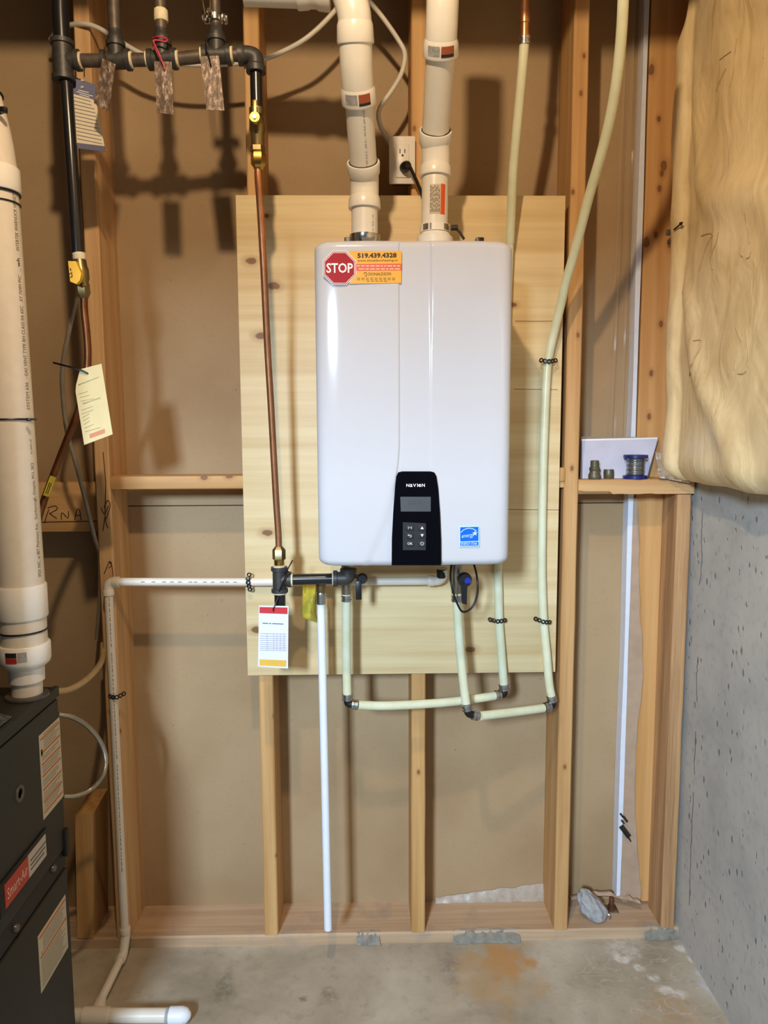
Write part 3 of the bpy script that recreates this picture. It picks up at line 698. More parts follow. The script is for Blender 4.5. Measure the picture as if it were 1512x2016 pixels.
for a, b in ((t1, t2), (t2, t3), (t3, t4), (t4, el)): seg(a+hx*.03, b-hx*.02, .0133)
for c, s_, e in ((t1, 1, .037), (t2, 1, .032), (t3, -1, .032), (t3, 1, .032), (t4, -1, .032), (t4, 1, .032)): dope(c+hx*e*s_, hx*s_, .0138)
for c, mat, top in ((t2, 'oldiron', at(203, -120, GY)), (t3, 'oldiron', at(302, -120, GY)), (t4, 'oldiron', at(419, -120, GY))):
    seg(c+Z*.034, V((c.x-.004, GY, 2.62)), .0125 if c is not t4 else .0115, 'riser_pipe', mat)
    MB().lathe(c+Z*.038, Z, [(0, .0165), (.008, .0165), (.012, .0135), (.022, .0130)], 16).build('bushing', M['iron'], gm)
MB().lathe(t3+Z*.075, Z, [(0, .0135), (.002, .0150), (.022, .0145), (.024, .0130)], 10, flat=True).build('sealant_smear', M['dope'], gm)
q = MB(); q.tube(smooth([el-hx*.022, el-hx*.006, el+V((.007, 0, -.006)), el+V((.009, 0, -.024))], 6), .0175, 20)
q.lathe(el-hx*.012, -hx, [(0, .0175), (.006, .021), (.016, .021), (.016, .013)], 20); ed = V((el.x+.009, GY, el.z-.020)); q.lathe(ed, -Z, [(0, .0175), (.004, .021), (.016, .021), (.016, .013)], 20)
q.build('elbow', M['iron'], gm)
vb = at(500, 222, GY); seg(V((ed.x, GY, ed.z-.01)), V((ed.x, GY, vb.z)), .0133, 'drop_pipe', 'ironpipe')
vx = ed.x
gv = MB(); zt = at(500, 214, GY).z; zb = at(503, 292, GY).z
gv.lathe((vx, GY, zt), -Z, [(0, .0165), (.014, .0165), (.016, .013), (.022, .0165), (.044, .0175), (.052, .0145), (zt-zb-.004, .0140), (zt-zb, .013)], 18)
gvo = gv.build('shutoff_valve', M['dullbrass'], gm)
hz = at(501, 244, GY).z
MB().box((vx-.0045, GY-.036, hz-.014), (vx+.0045, GY-.029, at(500, 210, GY).z), bev=.001).build('valve_handle', M['brass'], gm)
q = MB().lathe((vx, GY-.012, hz), (0, -1, 0), [(0, .010), (.016, .010), (.016, .0105), (.026, .0105), (.026, .006)], 18); q.build('valve_stem', M['brass'], gm)
MB().lathe((vx, GY-.0365, hz), (0, -1, 0), [(0, .0055), (.004, .005)], 6, flat=True).build('stem_nut', M['steel'], gm)

# copper feed to the heater
cf = thing('copper_gas_line', 'bare copper gas line running down to black tee beside the heater', 'pipe', at(549, 1100, -.165))
zb2 = zb
MB().lathe((vx, GY, zb2+.003), -Z, [(0, .0165), (.010, .0165), (.012, .014)], 6, flat=True).build('flare_fitting', M['dullbrass'], cf)
zn = at(505, 300, GY).z
MB().lathe((vx+.001, GY, zn), -Z, [(0, .0145), (.004, .0165), (.024, .0165), (.030, .012), (.036, .0095)], 6, flat=True).build('flare_nut', M['brass'], cf)
cp_ = [V((vx+.001, GY, zn-.01))]+path([(508, 345, -.25), (511.5, 395, -.243), (515.5, 460, -.232), (519.5, 533, -.222), (527, 690, -.195), (533, 790, -.184), (539, 900, -.174), (544, 990, -.168), (548, 1050, -.165), (549, 1082, -.165)])
MB().tube(smooth(cp_, 6), .0079, 16).build('tube', M['copper'], cf)
TY = -.165; nz = at(549, 1076, TY); nz2 = at(549.5, 1113, TY)
MB().lathe(nz, -Z, [(0, .0095), (.004, .0125), (.008, .0158), (.030, .0158), (.032, .0135)], 6, flat=True).build('flare_nut', M['dullbrass'], cf)
MB().lathe(V((nz.x, TY, nz.z-.031)), -Z, [(0, .0125), (.014, .0125), (.016, .0115)], 14).build('flare_fitting', M['brass'], cf)

# black tee and nipple under the heater
bt = thing('gas_tee_assembly', 'black iron tee, nipple and drip leg joining copper line to heater', 'gas pipe', at(551, 1195, TY))
tc = V((nz.x, TY, at(550, 1141, TY).z)); q = MB()
fit(q, tc, (Z, -Z), .0165, .031); fit(q, tc, (X,), .0155, .028); q.build('tee', M['iron'], bt)
dope(tc+Z*.032, Z, .0125, bt); dope(tc-Z*.033, -Z, .0135, bt)
MB().lathe(tc-Z*.028, -Z, [(0, .0133), (.050, .0133), (.052, .0155), (.075, .0155), (.077, .012)], 16).build('drip_leg', M['ironpipe'], bt)
ee = V((at(681, 1140, TY).x, TY, tc.z+.001))
seg(tc+X*.024, ee-X*.016, .0133, 'nipple', 'ironpipe', bt); dope(tc+X*.030, X, .0140, bt); dope(ee-X*.030, -X, .0140, bt)
q = MB(); q.lathe(ee-X*.002, -X, [(0, .0165), (.018, .0165), (.019, .020), (.028, .020), (.028, .013)], 20)
q.tube(smooth([ee-X*.01, ee+V((.003, 0, .002)), ee+V((.006, 0, .014))], 6), .0165, 20); q.lathe(ee+V((.006, 0, .004)), Z, [(0, .0165), (.010, .0165), (.011, .020), (.020, .020), (.020, .013)], 20)
q.build('elbow', M['iron'], bt)
q = MB().tube(smooth(path([(576, 1103, -.188), (566, 1122, -.195), (560, 1140, -.19), (549, 1165, -.185)]), 5), .0016, 6); q.tube([at(563, 1124, -.192), at(568, 1128, -.194)], .004, 6); q.build('cable_tie', M['black'], bt)

# ------------------------------------------------------------------ tags
def card(name, pts, mat, th=.0008, par=None, d=None): return MB().prism(pts, d or (0, -th, 0)).build(name, mat, par)
rt = thing('gas_tag', 'white card with red top and yellow bottom hanging from the black tee', 'tag', at(540, 1195, -.188))
RY = -.188
card('card', [at(x, y, RY) for x, y in ((508, 1312), (567, 1316), (568, 1193), (510, 1192))], M['tagwhite'], par=rt)
card('red_band', [at(x, y, RY-.001) for x, y in ((511, 1207), (566, 1209), (566, 1196), (511, 1195))], M['tagred'], .0003, rt)
card('yellow_band', [at(x, y, RY-.001) for x, y in ((511, 1310), (563, 1312.5), (564, 1300), (511, 1298))], M['tagyel'], .0003, rt)
q = MB()
for py in (1247, 1252, 1256.5, 1260.5, 1265, 1269, 1273, 1276.5, 1280): q.ribbon([at(512, py, RY-.001), at(564, py+1.4, RY-.001)], (0, -1, 0), .0007, .0002)
for px in (526, 539, 545, 552, 559): q.ribbon([at(px, 1248, RY-.001), at(px, 1280, RY-.001)], (0, -1, 0), .0005, .0002)
q.build('table_print', M['grey_ink'], rt)['kind'] = 'stuff'
q = MB()
for a, b in ((517, 528), (529.5, 534), (536, 558)): q.ribbon([at(a, 1227+(a-517)*.04, RY-.001), at(b, 1227+(b-517)*.04, RY-.001)], (0, -1, 0), .0022, .0002)
q.build('heading_print', M['grey_ink'], rt)['kind'] = 'stuff'
MB().tube(smooth(path([(548, 1176, -.182), (542, 1190, -.19), (538, 1200, -.1915), (540, 1206, -.186)]), 5), .0015, 6).build('cable_tie', M['black'], rt)

ct = thing('inspection_tag', 'cream card tag with faded print tied to the old copper line', 'tag', at(165, 735, -.268))
CY = -.268
cpts = [(158, 727), (200, 716), (222, 855), (166, 876), (149, 771), (150, 758)]
card('card', [at(x, y, CY) for x, y in cpts], M['cream'], par=ct)
q = MB()
def cl(a, b, wd=.0011): q.ribbon([at(*a, CY-.0011), at(*b, CY-.0011)], (0, -1, 0), wd, .0002)
cl((154, 758), (195, 742), .0022); cl((163, 795), (198, 783), .0022)
for i, l in enumerate((18, 20, 26)): cl((155+i*2, 776+i*7), (155+i*2+l, 770.5+i*7), .0009)
for i, l in enumerate((23, 23, 14, 12, 12, 18, 30)): cl((160+i*1.3, 808+i*7), (160+i*1.3+l, 801+i*7-l*.05), .0009)
q.build('card_print', M['dullbrass'], ct)['kind'] = 'stuff'
card('pink_print', [at(x, y, CY-.0011) for x, y in ((177, 863), (207, 852), (206, 844), (176, 855))], M['pinkprint'], .0002, ct)
MB().tube(path([(105, 714, -.262), (140, 723, -.272), (160, 729, -.274), (172, 735, -.271), (178, 738, -.255)]), .0021, 6).build('cable_tie', M['black'], ct)

bl = thing('gas_supplier_tag', 'blue and white folded card tag hanging behind the left gas pipe', 'tag', at(160, 150, -.235))
BYT = -.238
def bt_(x, y): return at(x, y, BYT-.02*((x-135)/60)**2*0+.03*((x-135)/70))
card('blue_header', [bt_(*p_) for p_ in ((137, 148), (190, 168), (186, 197), (137, 182))], M['tagblue'], par=bl)
card('card', [bt_(*p_) for p_ in ((137, 183), (183, 196), (191, 208), (206, 288), (150, 281))], M['label'], par=bl)
card('blue_footer', [bt_(*p_) for p_ in ((150, 281), (206, 289), (207, 299), (152, 292))], M['tagblue'], par=bl)
q = MB()
for i in range(12):
    y = 190+i*7.6; q.ribbon([bt_(141+i*1.1, y)+V((0, -.0015, 0)), bt_(183+i*1.75-(4 if i < 2 else 0), y+10)+V((0, -.0015, 0))], (0, -1, 0), .0011, .0002)
q.build('card_print', M['iron'], bl)['kind'] = 'stuff'
q = MB()
def lf(pts, wd=.0012): q.ribbon([bt_(*p_)+V((0, -.0015, 0)) for p_ in pts], (0, -1, 0), wd, .0002)
lf([(140, 159), (137, 170), (137.5, 180), (141, 183), (143.5, 179), (143, 170), (140, 159)]); lf([(155, 178), (175, 183)]); lf([(152, 181), (183, 190)]); lf([(157, 186), (177, 192)])
q.build('flame_print', M['white'], bl)['kind'] = 'stuff'
q = MB(); c_ = bt_(161, 165)+V((0, -.0015, 0))
q.ribbon([V((c_.x+.006*cos(a), c_.y, c_.z+.0075*sin(a))) for a in [radians(40+270*k/10) for k in range(11)]], (0, -1, 0), .004, .0002); q.build('swirl_print', M['concwall'], bl)
MB().tube(path([(166, 154, -.226), (166, 140, -.226), (168, 128, -.232)]), .0012, 6).build('tie', M['dullbrass'], bl)

def meter_tag(pts, label, cx):
    t = thing('metal_tag', label, 'tag', at(pts[0][0], pts[0][1], GY-.03), group='corroded manifold tags')
    MB().prism([at(x, y, GY-.028) for x, y in pts], (0, -.0012, 0)).build('plate', M['mottled'], t); return t
m1 = meter_tag([(202, 115), (228, 127), (214, 222), (185, 203)], 'small tilted corroded metal tag hung nearest the big left gas pipe', 0)
MB().tube(smooth(path([(206, 92, -.275), (208, 105, -.285), (211, 120, -.282), (213, 136, -.284)]), 4), .0012, 6).build('wire_tie', M['dullbrass'], m1)
m2 = meter_tag([(304, 121), (338, 122), (342, 226), (309, 222)], 'corroded metal tag tied on with pink wire', 0)
q = MB(); q.tube(smooth(path([(300, 76, -.255), (312, 72, -.278), (328, 76, -.272), (326, 82, -.28), (310, 79, -.282), (302, 82, -.282), (308, 100, -.285), (316, 115, -.285), (322, 128, -.284), (324, 137, -.283)]), 5), .0020, 8); q.tube(smooth(path([(302, 82, -.285), (313, 105, -.288), (319, 122, -.284)]), 5), .0016, 8); q.build('pink_wire', M['pink'], m2)
m3 = meter_tag([(394, 111), (431, 110), (442, 218), (407, 217)], 'corroded metal tag hung by a dark tie at the right end of manifold', 0)
MB().tube(smooth(path([(405, 80, -.272), (406, 98, -.286), (410, 108, -.285), (415, 128, -.284)]), 4), .0016, 6).build('wire_tie', M['ironpipe'], m3)

# grounding clamp
gc = thing('ground_clamp', 'shiny pipe ground clamp with bare wires on the manifold riser', 'clamp', at(420, 40, GY))
cz = at(421, 37, GY); q = MB(); q.lathe(V((t4.x-.002, GY, cz.z-.008)), Z, [(0, .0125), (.002, .0165), (.014, .0165), (.016, .0125)], 16)
q.build('clamp_body', M['chrome'], gc)
for dx in (-.021, .019):
    q = MB(); c = V((t4.x+dx, GY-.004, cz.z)); q.torus(c, (1, 0, .2), .0085, .0042, 14, 8); q.cyl(c-X*.006, c+X*.006, .006, 8); q.build('clamp_lug', M['chrome'], gc)
q = MB().cyl(V((t4.x-.008, GY-.018, cz.z)), V((t4.x-.008, GY-.030, cz.z+.002)), .0055, 8); q.build('clamp_screw', M['chrome'], gc)
for px0, px1 in ((404, 395), (414, 413)):
    MB().tube(smooth([at(px0, 30, -.27), at((px0+px1)/2, 5, -.268), at(px1, -40, -.26), V((at(px1, -40, -.26).x, -.255, 2.55))], 4), .0021, 8).build('ground_wire', M['dullbrass'], gc)

# ------------------------------------------------------------------ left gas drop with yellow valve
fg = thing('furnace_gas_line', 'old gas drop at left with yellow-handled valve and dull copper tube', 'gas pipe', at(166, 590, GY))
MB().tube([t1-Z*.034]+path([(131, 165, GY), (142, 330, GY), (153, 490, GY), (154, 505, GY)]), .0128, 20).build('drop_pipe', M['ironpipe'], fg)
a = at(155, 498, GY); b = at(163, 562, GY); d = (b-a).normalized()
MB().lathe(a, d, [(0, .0128), (.002, .0145), (.012, .0140), (.016, .012)], 14).build('sealant_ring', M['dope'], fg)
MB().lathe(a+d*.012, d, [(0, .012), (.006, .0135), (.018, .0145), (.024, .0165), (.044, .0160), (.050, .013), (.058, .0145), (.060, .0145)], 16).build('valve_body', M['dullbrass'], fg)
MB().lathe(b-d*.002, d, [(0, .0145), (.004, .0150), (.020, .0150), (.026, .011), (.030, .009)], 6, flat=True).build('flare_nut', M['dullbrass'], fg)
yh = MB(); hp = [at(x, y, -.292) for x, y in ((134, 514), (149, 514), (160, 538), (157, 552), (150, 559), (138, 554))]
yh.prism(hp, (0, .014, 0)); yh.cyl(at(152, 540, -.28), at(157, 540, -.25), .007, 10)
yho = yh.build('valve_handle', M['yellow'], fg)
q = MB()
for st in ([(138, 528), (140, 533)], [(137, 540), (141, 536), (142, 545), (138, 546)]): q.ribbon([at(x, y, -.2925) for x, y in st], (0, -1, 0), .002, .0004)
q.build('handle_mark', M['ink'], yho)
MB().tube(smooth([b+d*.022]+path([(166, 610, GY), (171, 660, GY), (173, 705, GY-.0), (168, 760, GY), (152, 815, GY+.01), (132, 865, GY+.02), (105, 935, GY+.02), (82, 1000, GY+.0), (66, 1060, GY-.02), (52, 1120, -.30), (44, 1200, -.34)]), 6), .0079, 14).build('tube', M['oldcopper'], fg)
ya, yb = at(107, 938, GY+.005), at(93, 976, GY-.002); u_ = (yb-ya).normalized()
MB().obox((ya+yb)/2+V((0, -.006, 0)), (yb-ya)/2, u_.cross(V((0, 1, 0)))*.0065, (0, .002, 0)).build('yellow_label', M['yellowtag'], fg)
q = MB()
c = yb+V((0, -.0085, 0))-u_*.004
for off in (-.0018, .0022): q.ribbon([c+u_.cross(V((0, 1, 0)))*off-u_*.002, c+u_.cross(V((0, 1, 0)))*off-u_*.028], (0, -1, 0), .0016, .0002)
q.build('label_print', M['ink'], fg)['kind'] = 'stuff'

# ------------------------------------------------------------------ furnace vent pipe
fv = thing('furnace_vent_pipe', 'large white printed plastic vent pipe on top of the dark furnace', 'pipe', at(54, 1368, -.43))
fx, fy = at(54, 1368, -.43).x, -.43
fz = at(54, 1370, -.43).z
FZ = lambda py: at(45, py, fy).z
ax = lambda py, px: V((at(px, py, fy).x, fy, at(px, py, fy).z))
A0, A1, A2, A3, A4, A5 = ax(1372, 54), ax(1335, 53), ax(1300, 50), ax(1265, 48), ax(1215, 45), ax(1150, 42)
TOP = ax(330, -16)
dv = (TOP-A5).normalized()
MB().tube([A0, A1], .0300, 28).build('spigot_pipe', M['pvcfurn'], fv)
L = (A3-A1).length
MB().lathe(A1-dv*.006, dv, [(0, .0325), (.002, .0345), (.020, .0350), (.030, .0355), (.040, .047), (.048, .0495), (L+.004, .0500), (L+.006, .0485), (L+.006, .0450)], 32).build('reducer', M['pvcsock'], fv)
MB().tube([A3-dv*.02, A4+dv*.02], .0447, 32).build('pipe', M['pvcfurn'], fv)
MB().lathe(A4, dv, [(0, .0447), (.0, .0475), (.004, .0490), ((A5-A4).length-.003, .0495), ((A5-A4).length, .0480), ((A5-A4).length, .0445)], 32).build('coupling', M['pvcsock'], fv)
MB().tube([A5-dv*.02, TOP+dv*.01], .0445, 32).build('pipe', M['pvcfurn'], fv)
C1 = ax(380, -12)
MB().lathe(C1, dv, [(0, .0445), (.001, .0475), (.004, .0490), ((TOP-C1).length-.003, .0490), ((TOP-C1).length, .047), ((TOP-C1).length, .044)], 32).build('coupling', M['pvcsock'], fv)
UP = [TOP, ax(300, -20), ax(260, -28), ax(200, -44), ax(120, -66), ax(20, -95)]
MB().tube(smooth(UP, 4), .0440, 32).build('elbow', M['pvcfurn'], fv)
def band(c, d, r, rr_=.0018, name='cable_tie'): return MB().torus(c, d, r, rr_, 36, 8).build(name, M['black'], fv)
band(C1-dv*.002, dv, .0456, .0022); band(ax(402, -11), dv, .0455); band(ax(826, 21), dv, .0455)
b1 = ax(1240, 46); band(b1, dv, .0457, .002)
band(ax(232, -36), (-.25, -.55, .8), .0455, .0022); band(ax(192, -46), (-.2, 0, 1), .0455, .0022)
q = MB().box(V((fx+.043, fy-.03, b1.z+.0)), V((fx+.047, fy-.026, b1.z+.004)))
k = at(57, 826, fy-.03); MB().box(k+V((-.004, -.004, -.003)), k+V((.004, .002, .003)), bev=.001).build('tie_head', M['black'], fv)
k = at(8, 217, fy-.03); MB().box(k+V((-.006, -.006, -.005)), k+V((.006, .003, .005)), bev=.001).build('tie_head', M['black'], fv)
q = MB(); r_ = .0449
def vt(t, y0, y1, y2=None):
    c0, c1 = ax(y0, 0), ax(y1, 0); p0 = A5+dv*((c0.z-A5.z)/dv.z); cyltext(q, t, p0, dv, r_, 1.42, .0125, (c1.z-c0.z)/dv.z)
vt('SYSTEM 636  -', 808, 745); vt('GAS VENT TYPE BH CLASS IIA 65C', 742, 605); vt('XY 75MM PVC', 596, 545); vt('.', 537, 533); vt('INTERTEK WARNOCK HERSEY', 497, 385)
vt('IPEX INC. at 807 Pharmacy Ave.', 1135, 1030); vt('Scarborough, Ontario, M1L 3K2', 1022, 912); vt('=-==-=', 895, 866)
q.build('pipe_print', M['pipeink'], fv)['kind'] = 'stuff'
q = MB(); p0 = A5+dv*((ax(528, 0).z-A5.z)/dv.z); cyltext(q, 'wh', p0, dv, r_+.0002, 1.40, .0125, .016); q.build('pipe_print', M['ink'], fv)
d_ = dv
patch('reducer_label', A2+dv*.008, dv, .0503, -.35, .12, .0, .011, M['npred'], fv)
patch('reducer_print', A2+dv*.008, dv, .0503, .14, .5, .002, .022, M['lump'], fv)
patch('reducer_mark', A2+dv*.008, dv, .0503, -.35, .12, .012, .022, M['ink'], fv)

# ------------------------------------------------------------------ furnace
FX, FY1, FY0, FT = -.670, -.370, -.96, fz
fu = thing('furnace', 'dark charcoal furnace cabinet with red nameplate and paper labels', 'furnace', (-1.03, -.66, 0))
MB().box((-1.40, FY0, 0.0), (FX-.008, FY1, FT-.001), bev=.004).build('cabinet', M['furn'], fu)
MB().box((FX-.010, FY0, FT-.022), (FX+.002, FY1+.001, FT+.0005), bev=.002).build('top_trim', M['furn'], fu)
zs1, zs2 = .855, .518
MB().box((FX-.010, FY0+.003, zs2), (FX, FY1-.003, zs1), bev=.003).build('upper_door', M['furn'], fu)
MB().box((FX-.010, FY0+.003, .03), (FX, FY1-.003, .470), bev=.003).build('lower_door', M['furn'], fu)
MB().box((FX-.012, FY0+.003, .474), (FX-.004, FY1-.003, .514)).build('door_gap', M['furndk'], fu)
for py_, z in ((-.609, .492), (-.438, .506)):
    MB().lathe((FX-.006, py_, z), (1, 0, 0), [(0, .0085), (.006, .0085), (.009, .006)], 12).build('door_screw', M['collar'], fu)
MB().box((FX-.004, -.385, .50), (FX+.006, -.368, .560), bev=.002).build('door_latch', M['furndk'], fu)
MB().lathe((FX, -.567, .738), (1, 0, 0), [(0, .017), (.002, .016), (.002, .010), (0, .009)], 20).build('sight_ring', plain('ring_grey', (74, 70, 64), .4), fu)
def flabel(y0, y1, z0, z1, rules, nm='paper_label'):
    o_ = MB().box((FX, y0, z0), (FX+.0006, y1, z1)).build(nm, M['label'], fu); q = MB()
    for a, h in rules:
        z = z1-(z1-z0)*a; q.box((FX+.0006, y0+.006, z-h), (FX+.0010, y1-.004, z+h))
    q.build('orange_rules', M['labelor'], o_)['kind'] = 'stuff'
    q = MB(); rr = random.Random(int(z0*1000))
    n_ = int((z1-z0)/.0055)
    for i in range(1, n_):
        z = z1-i*.0055
        if any(abs(z-(z1-(z1-z0)*a)) < .005 for a, h in rules): continue
        q.box((FX+.0006, y0+.008+(.012 if i < 8 else 0), z-.0007), (FX+.0009, y1-.006-rr.random()*.03, z+.0007))
    q.build('fine_print', M['pipeink'], o_)['kind'] = 'stuff'
    return o_
l1 = flabel(-.475, -.373, .634, .813, ((.06, .0018), (.22, .0018), (.36, .0018), (.50, .0018), (.66, .0018), (.80, .0018), (.93, .0018)))
MB().box((FX+.0006, -.470, .768), (FX+.0010, -.463, .781)).build('warning_symbol', M['ink'], l1)
l2 = flabel(-.530, -.392, .293, .417, ((.07, .0022), (.42, .0022)), 'paper_label')
npo = MB().box((FX, -.672, .552), (FX+.004, -.470, .616), bev=.0015).build('nameplate', M['furndk'], fu)
MB().box((FX+.004, -.655, .561), (FX+.0050, -.560, .607)).build('nameplate_red', M['npred'], npo)
MB().box((FX+.004, -.560, .561), (FX+.0050, -.480, .607)).build('nameplate_silver', M['npwhite'], npo)
MB().text('Smart-Air', lambda x, y: V((FX+.0054, -.648+x, .574+y)), .03, width=.082, bold=.0).build('nameplate_lettering', plain('nameplate_cream', (232, 196, 176), .4), npo)
q = MB()
for i in range(3): q.box((FX+.005, -.552, .572+i*.009), (FX+.0054, -.492+i*.006, .575+i*.009))
q.build('nameplate_print', M['collar'], npo)['kind'] = 'stuff'
MB().lathe((fx, fy, FT), Z, [(0, .0425), (.004, .042), (.006, .036), (.006, .031)], 32).build('flue_flange', M['collar'], fu)
MB().box((-1.32, -.94, FT+.03), (-.712, -.57, 2.70), bev=.004).build('shade_duct', M['foil'], fu)  # unseen duct added above the furnace to darken the left wall bay
fo = MB(); g = 18; vs_ = []
for i in range(g+1):
    for j in range(g+1):
        x = -1.3+(-.684+1.3)*i/g; y = -.95+(.95-.548)*j/g
        e = min(i, j, g-i, g-j); vs_.append((x, y+(.006*noise.noise(V((x*30, y*30, 1))) if e else 0), FT+.002+(.018+.02*noise.noise(V((x*22, y*22, 0))) if e else 0)))
fo.add(vs_, [(i*(g+1)+j, (i+1)*(g+1)+j, (i+1)*(g+1)+j+1, i*(g+1)+j+1) for i in range(g) for j in range(g)]).build('foil_sheet', M['foil'], fu)

# ------------------------------------------------------------------ tubes and cables at left
bt2 = MB().tube(smooth(path([(150, 586, -.20), (136, 650, -.19), (124, 715, -.17), (123, 770, -.15), (132, 850, -.12), (150, 915, -.09), (168, 985, -.06), (186, 1058, -.03), (196, 1095, .0+.02), (196, 1180, .05), (190, 1260, .06)]), 6), .0052, 12).build('vinyl_tube', M['vinyl'])
tag(bt2, 'thin clear vinyl tube looping down from yellow valve past the cream tag', 'tube')
o_ = MB().tube(smooth(path([(104, 1362, -.36), (135, 1358, -.30), (165, 1342, -.22), (188, 1320, -.12), (202, 1296, -.03), (203, 1268, .03)]), 6), .0075, 12).build('condensate_tube', M['beige'])
tag(o_, 'beige tube curving from the furnace top towards the stud', 'tube')
loop = smooth(path([(114, 1406, -.36), (140, 1411, -.33), (170, 1428, -.29), (196, 1458, -.26), (208, 1492, -.25), (203, 1525, -.26), (180, 1553, -.29), (150, 1566, -.33), (124, 1568, -.36)]), 22)
q = MB().tube(loop, [.0050+.0009*(i % 2) for i in range(len(loop))], 10); o_ = q.build('armoured_cable', M['alu'])
tag(o_, 'ribbed metal armoured cable looping out of the furnace side', 'cable')

# short stub of stud on the bottom plate
sb = MB(); z1_ = .392
sb.add([(-.812, .0, .0315), (-.768, .0, .0315), (-.768, .12, .0315), (-.812, .12, .0315), (-.800, .0, z1_), (-.750, .0, z1_+.002), (-.752, .12, z1_+.014), (-.800, .12, z1_+.012)], [(0, 1, 2, 3), (4, 5, 6, 7), (0, 1, 5, 4), (1, 2, 6, 5), (2, 3, 7, 6), (3, 0, 4, 7)], 0, True)
o_ = sb.build('wood_block', M['stud']); tag(o_, 'short sawn stud offcut standing on the bottom plate beside the furnace', 'wood block')

# ------------------------------------------------------------------ condensate drain
dr = thing('drain_pipe', 'thin white drain pipe from heater across the plywood and down the left stud', 'pipe', (at(250, 1850, -.02).x, -.02, 0))
rD = .0107; yD = -.032
A = at(868, 1140, -.05); B = at(228, 1148, yD); C_ = at(213, 1164, yD); D_ = at(245, 1838, -.02)
hz_ = [at(846, 1143.5, -.05), at(640, 1145, -.045), at(490, 1146, yD), at(232, 1145.5, yD)]
MB().tube(hz_, rD, 18).build('pipe', M['cpvc'], dr)
q = MB(); q.tube(smooth([at(850, 1143.5, -.05), at(864, 1142, -.05), at(871, 1134, -.055), at(871, 1120, -.06)], 5), .0128, 18); q.lathe(at(842, 1143.5, -.05), X, [(0, .0108), (.0, .0128), (.002, .0138), (.016, .0138), (.018, .0125)], 18); q.build('elbow', M['cpvc'], dr)
MB().lathe(at(869, 1130, -.06)+Z*.012, -Z, [(0, .0125), (.018, .0125), (.022, .0105)], 14).build('drain_plug', M['black'], dr)
eb = at(214, 1146, yD); q = MB()
q.tube(smooth([at(234, 1145.5, yD), at(222, 1146, yD), at(214, 1152, yD), at(214, 1168, yD)], 5), .0125, 18)
q.lathe(at(235, 1145.5, yD), -X, [(0, .0108), (0, .0128), (.001, .0142), (.014, .0140), (.017, .0125)], 18); q.lathe(at(214, 1172, yD), Z, [(0, .0108), (0, .0128), (.001, .0142), (.014, .0140), (.017, .0125)], 18)
q.build('elbow', M['cpvc'], dr)
MB().tube([at(214, 1168, yD), at(219, 1280, yD), at(230, 1500, yD), at(240, 1720, yD+.005), at(246, 1835, -.030)], rD+.0004, 18).build('pipe', M['cpvc'], dr)
e0 = at(247, 1842, -.030); e1_ = V((e0.x-.002, -.052, .020)); fe = atz(200, 1965, .018)
dd = (fe-e1_).normalized(); q = MB(); q.tube(smooth([e0+Z*.02, e0, e1_, e1_+dd*.02], 5), .0125, 18); q.lathe(e0+Z*.024, -Z, [(0, .0108), (0, .0135), (.002, .0142), (.016, .0135)], 18); q.lathe(e1_+dd*.024, -dd, [(0, .0108), (0, .0135), (.002, .0142), (.016, .0135)], 18); q.build('elbow', M['cpvc'], dr)
MB().tube([e1_+dd*.01, fe+dd*.02], rD, 18).build('pipe', M['cpvc'], dr)
g0, g1 = atz(-60, 2000, .022), atz(352, 1999, .022); gx = atz(193, 1992, .022)
MB().tube([g0, g1], .0165, 20).build('pipe', M['cpvc'], dr)
hd = (g1-g0).normalized(); gq = g0+hd*(gx-g0).dot(hd)
q = MB(); q.lathe(gq-hd*.030, hd, [(0, .0165), (0, .0195), (.060, .0195), (.060, .0165)], 20); td = (fe-gq).normalized(); q.lathe(gq, td, [(0, .017), (.030, .0165), (.044, .014), (.052, .0135), (.052, .0108)], 18); q.build('tee', M['cpvc'], dr)
ge = atz(352, 1999, .022); MB().lathe(ge-hd*.022, hd, [(0, .0165), (0, .0195), (.030, .0200), (.042, .0165), (.050, .008), (.052, 0.001)], 20).build('end_cap', M['whitepipe'], dr)
MB().lathe(ge-hd*.030, hd, [(0, .0165), (0, .0178), (.010, .0178), (.010, .0165)], 20).build('cap_ring', M['lump'], dr)
q = MB(); rr = random.Random(5)
pv = [at(214, 1172, yD), at(219, 1280, yD), at(230, 1500, yD), at(240, 1720, yD+.005)]
for a, b in zip(pv, pv[1:]):
    L = (b-a).length; d = (b-a).normalized(); t = .004
    while t < L-.015:
        l = rr.uniform(.004, .012); c = a+d*t+V((.0043, -.0104, 0)); q.obox(c+d*l/2, d*l/2, (.0007, 0, 0), (0, .0005, 0)); t += l+rr.uniform(.002, .005)
a, b = hz_[2], hz_[3]
for t in (.1, .16, .2, .27, .33, .40, .44, .52, .58, .64, .72, .8):
    c = a.lerp(b, t)+V((0, -.0106, .002)); q.box(c+V((-.005, -.0003, -.001)), c+V((.005, .0003, .001)))
q.build('pipe_print', M['pipeink'], dr)['kind'] = 'stuff'

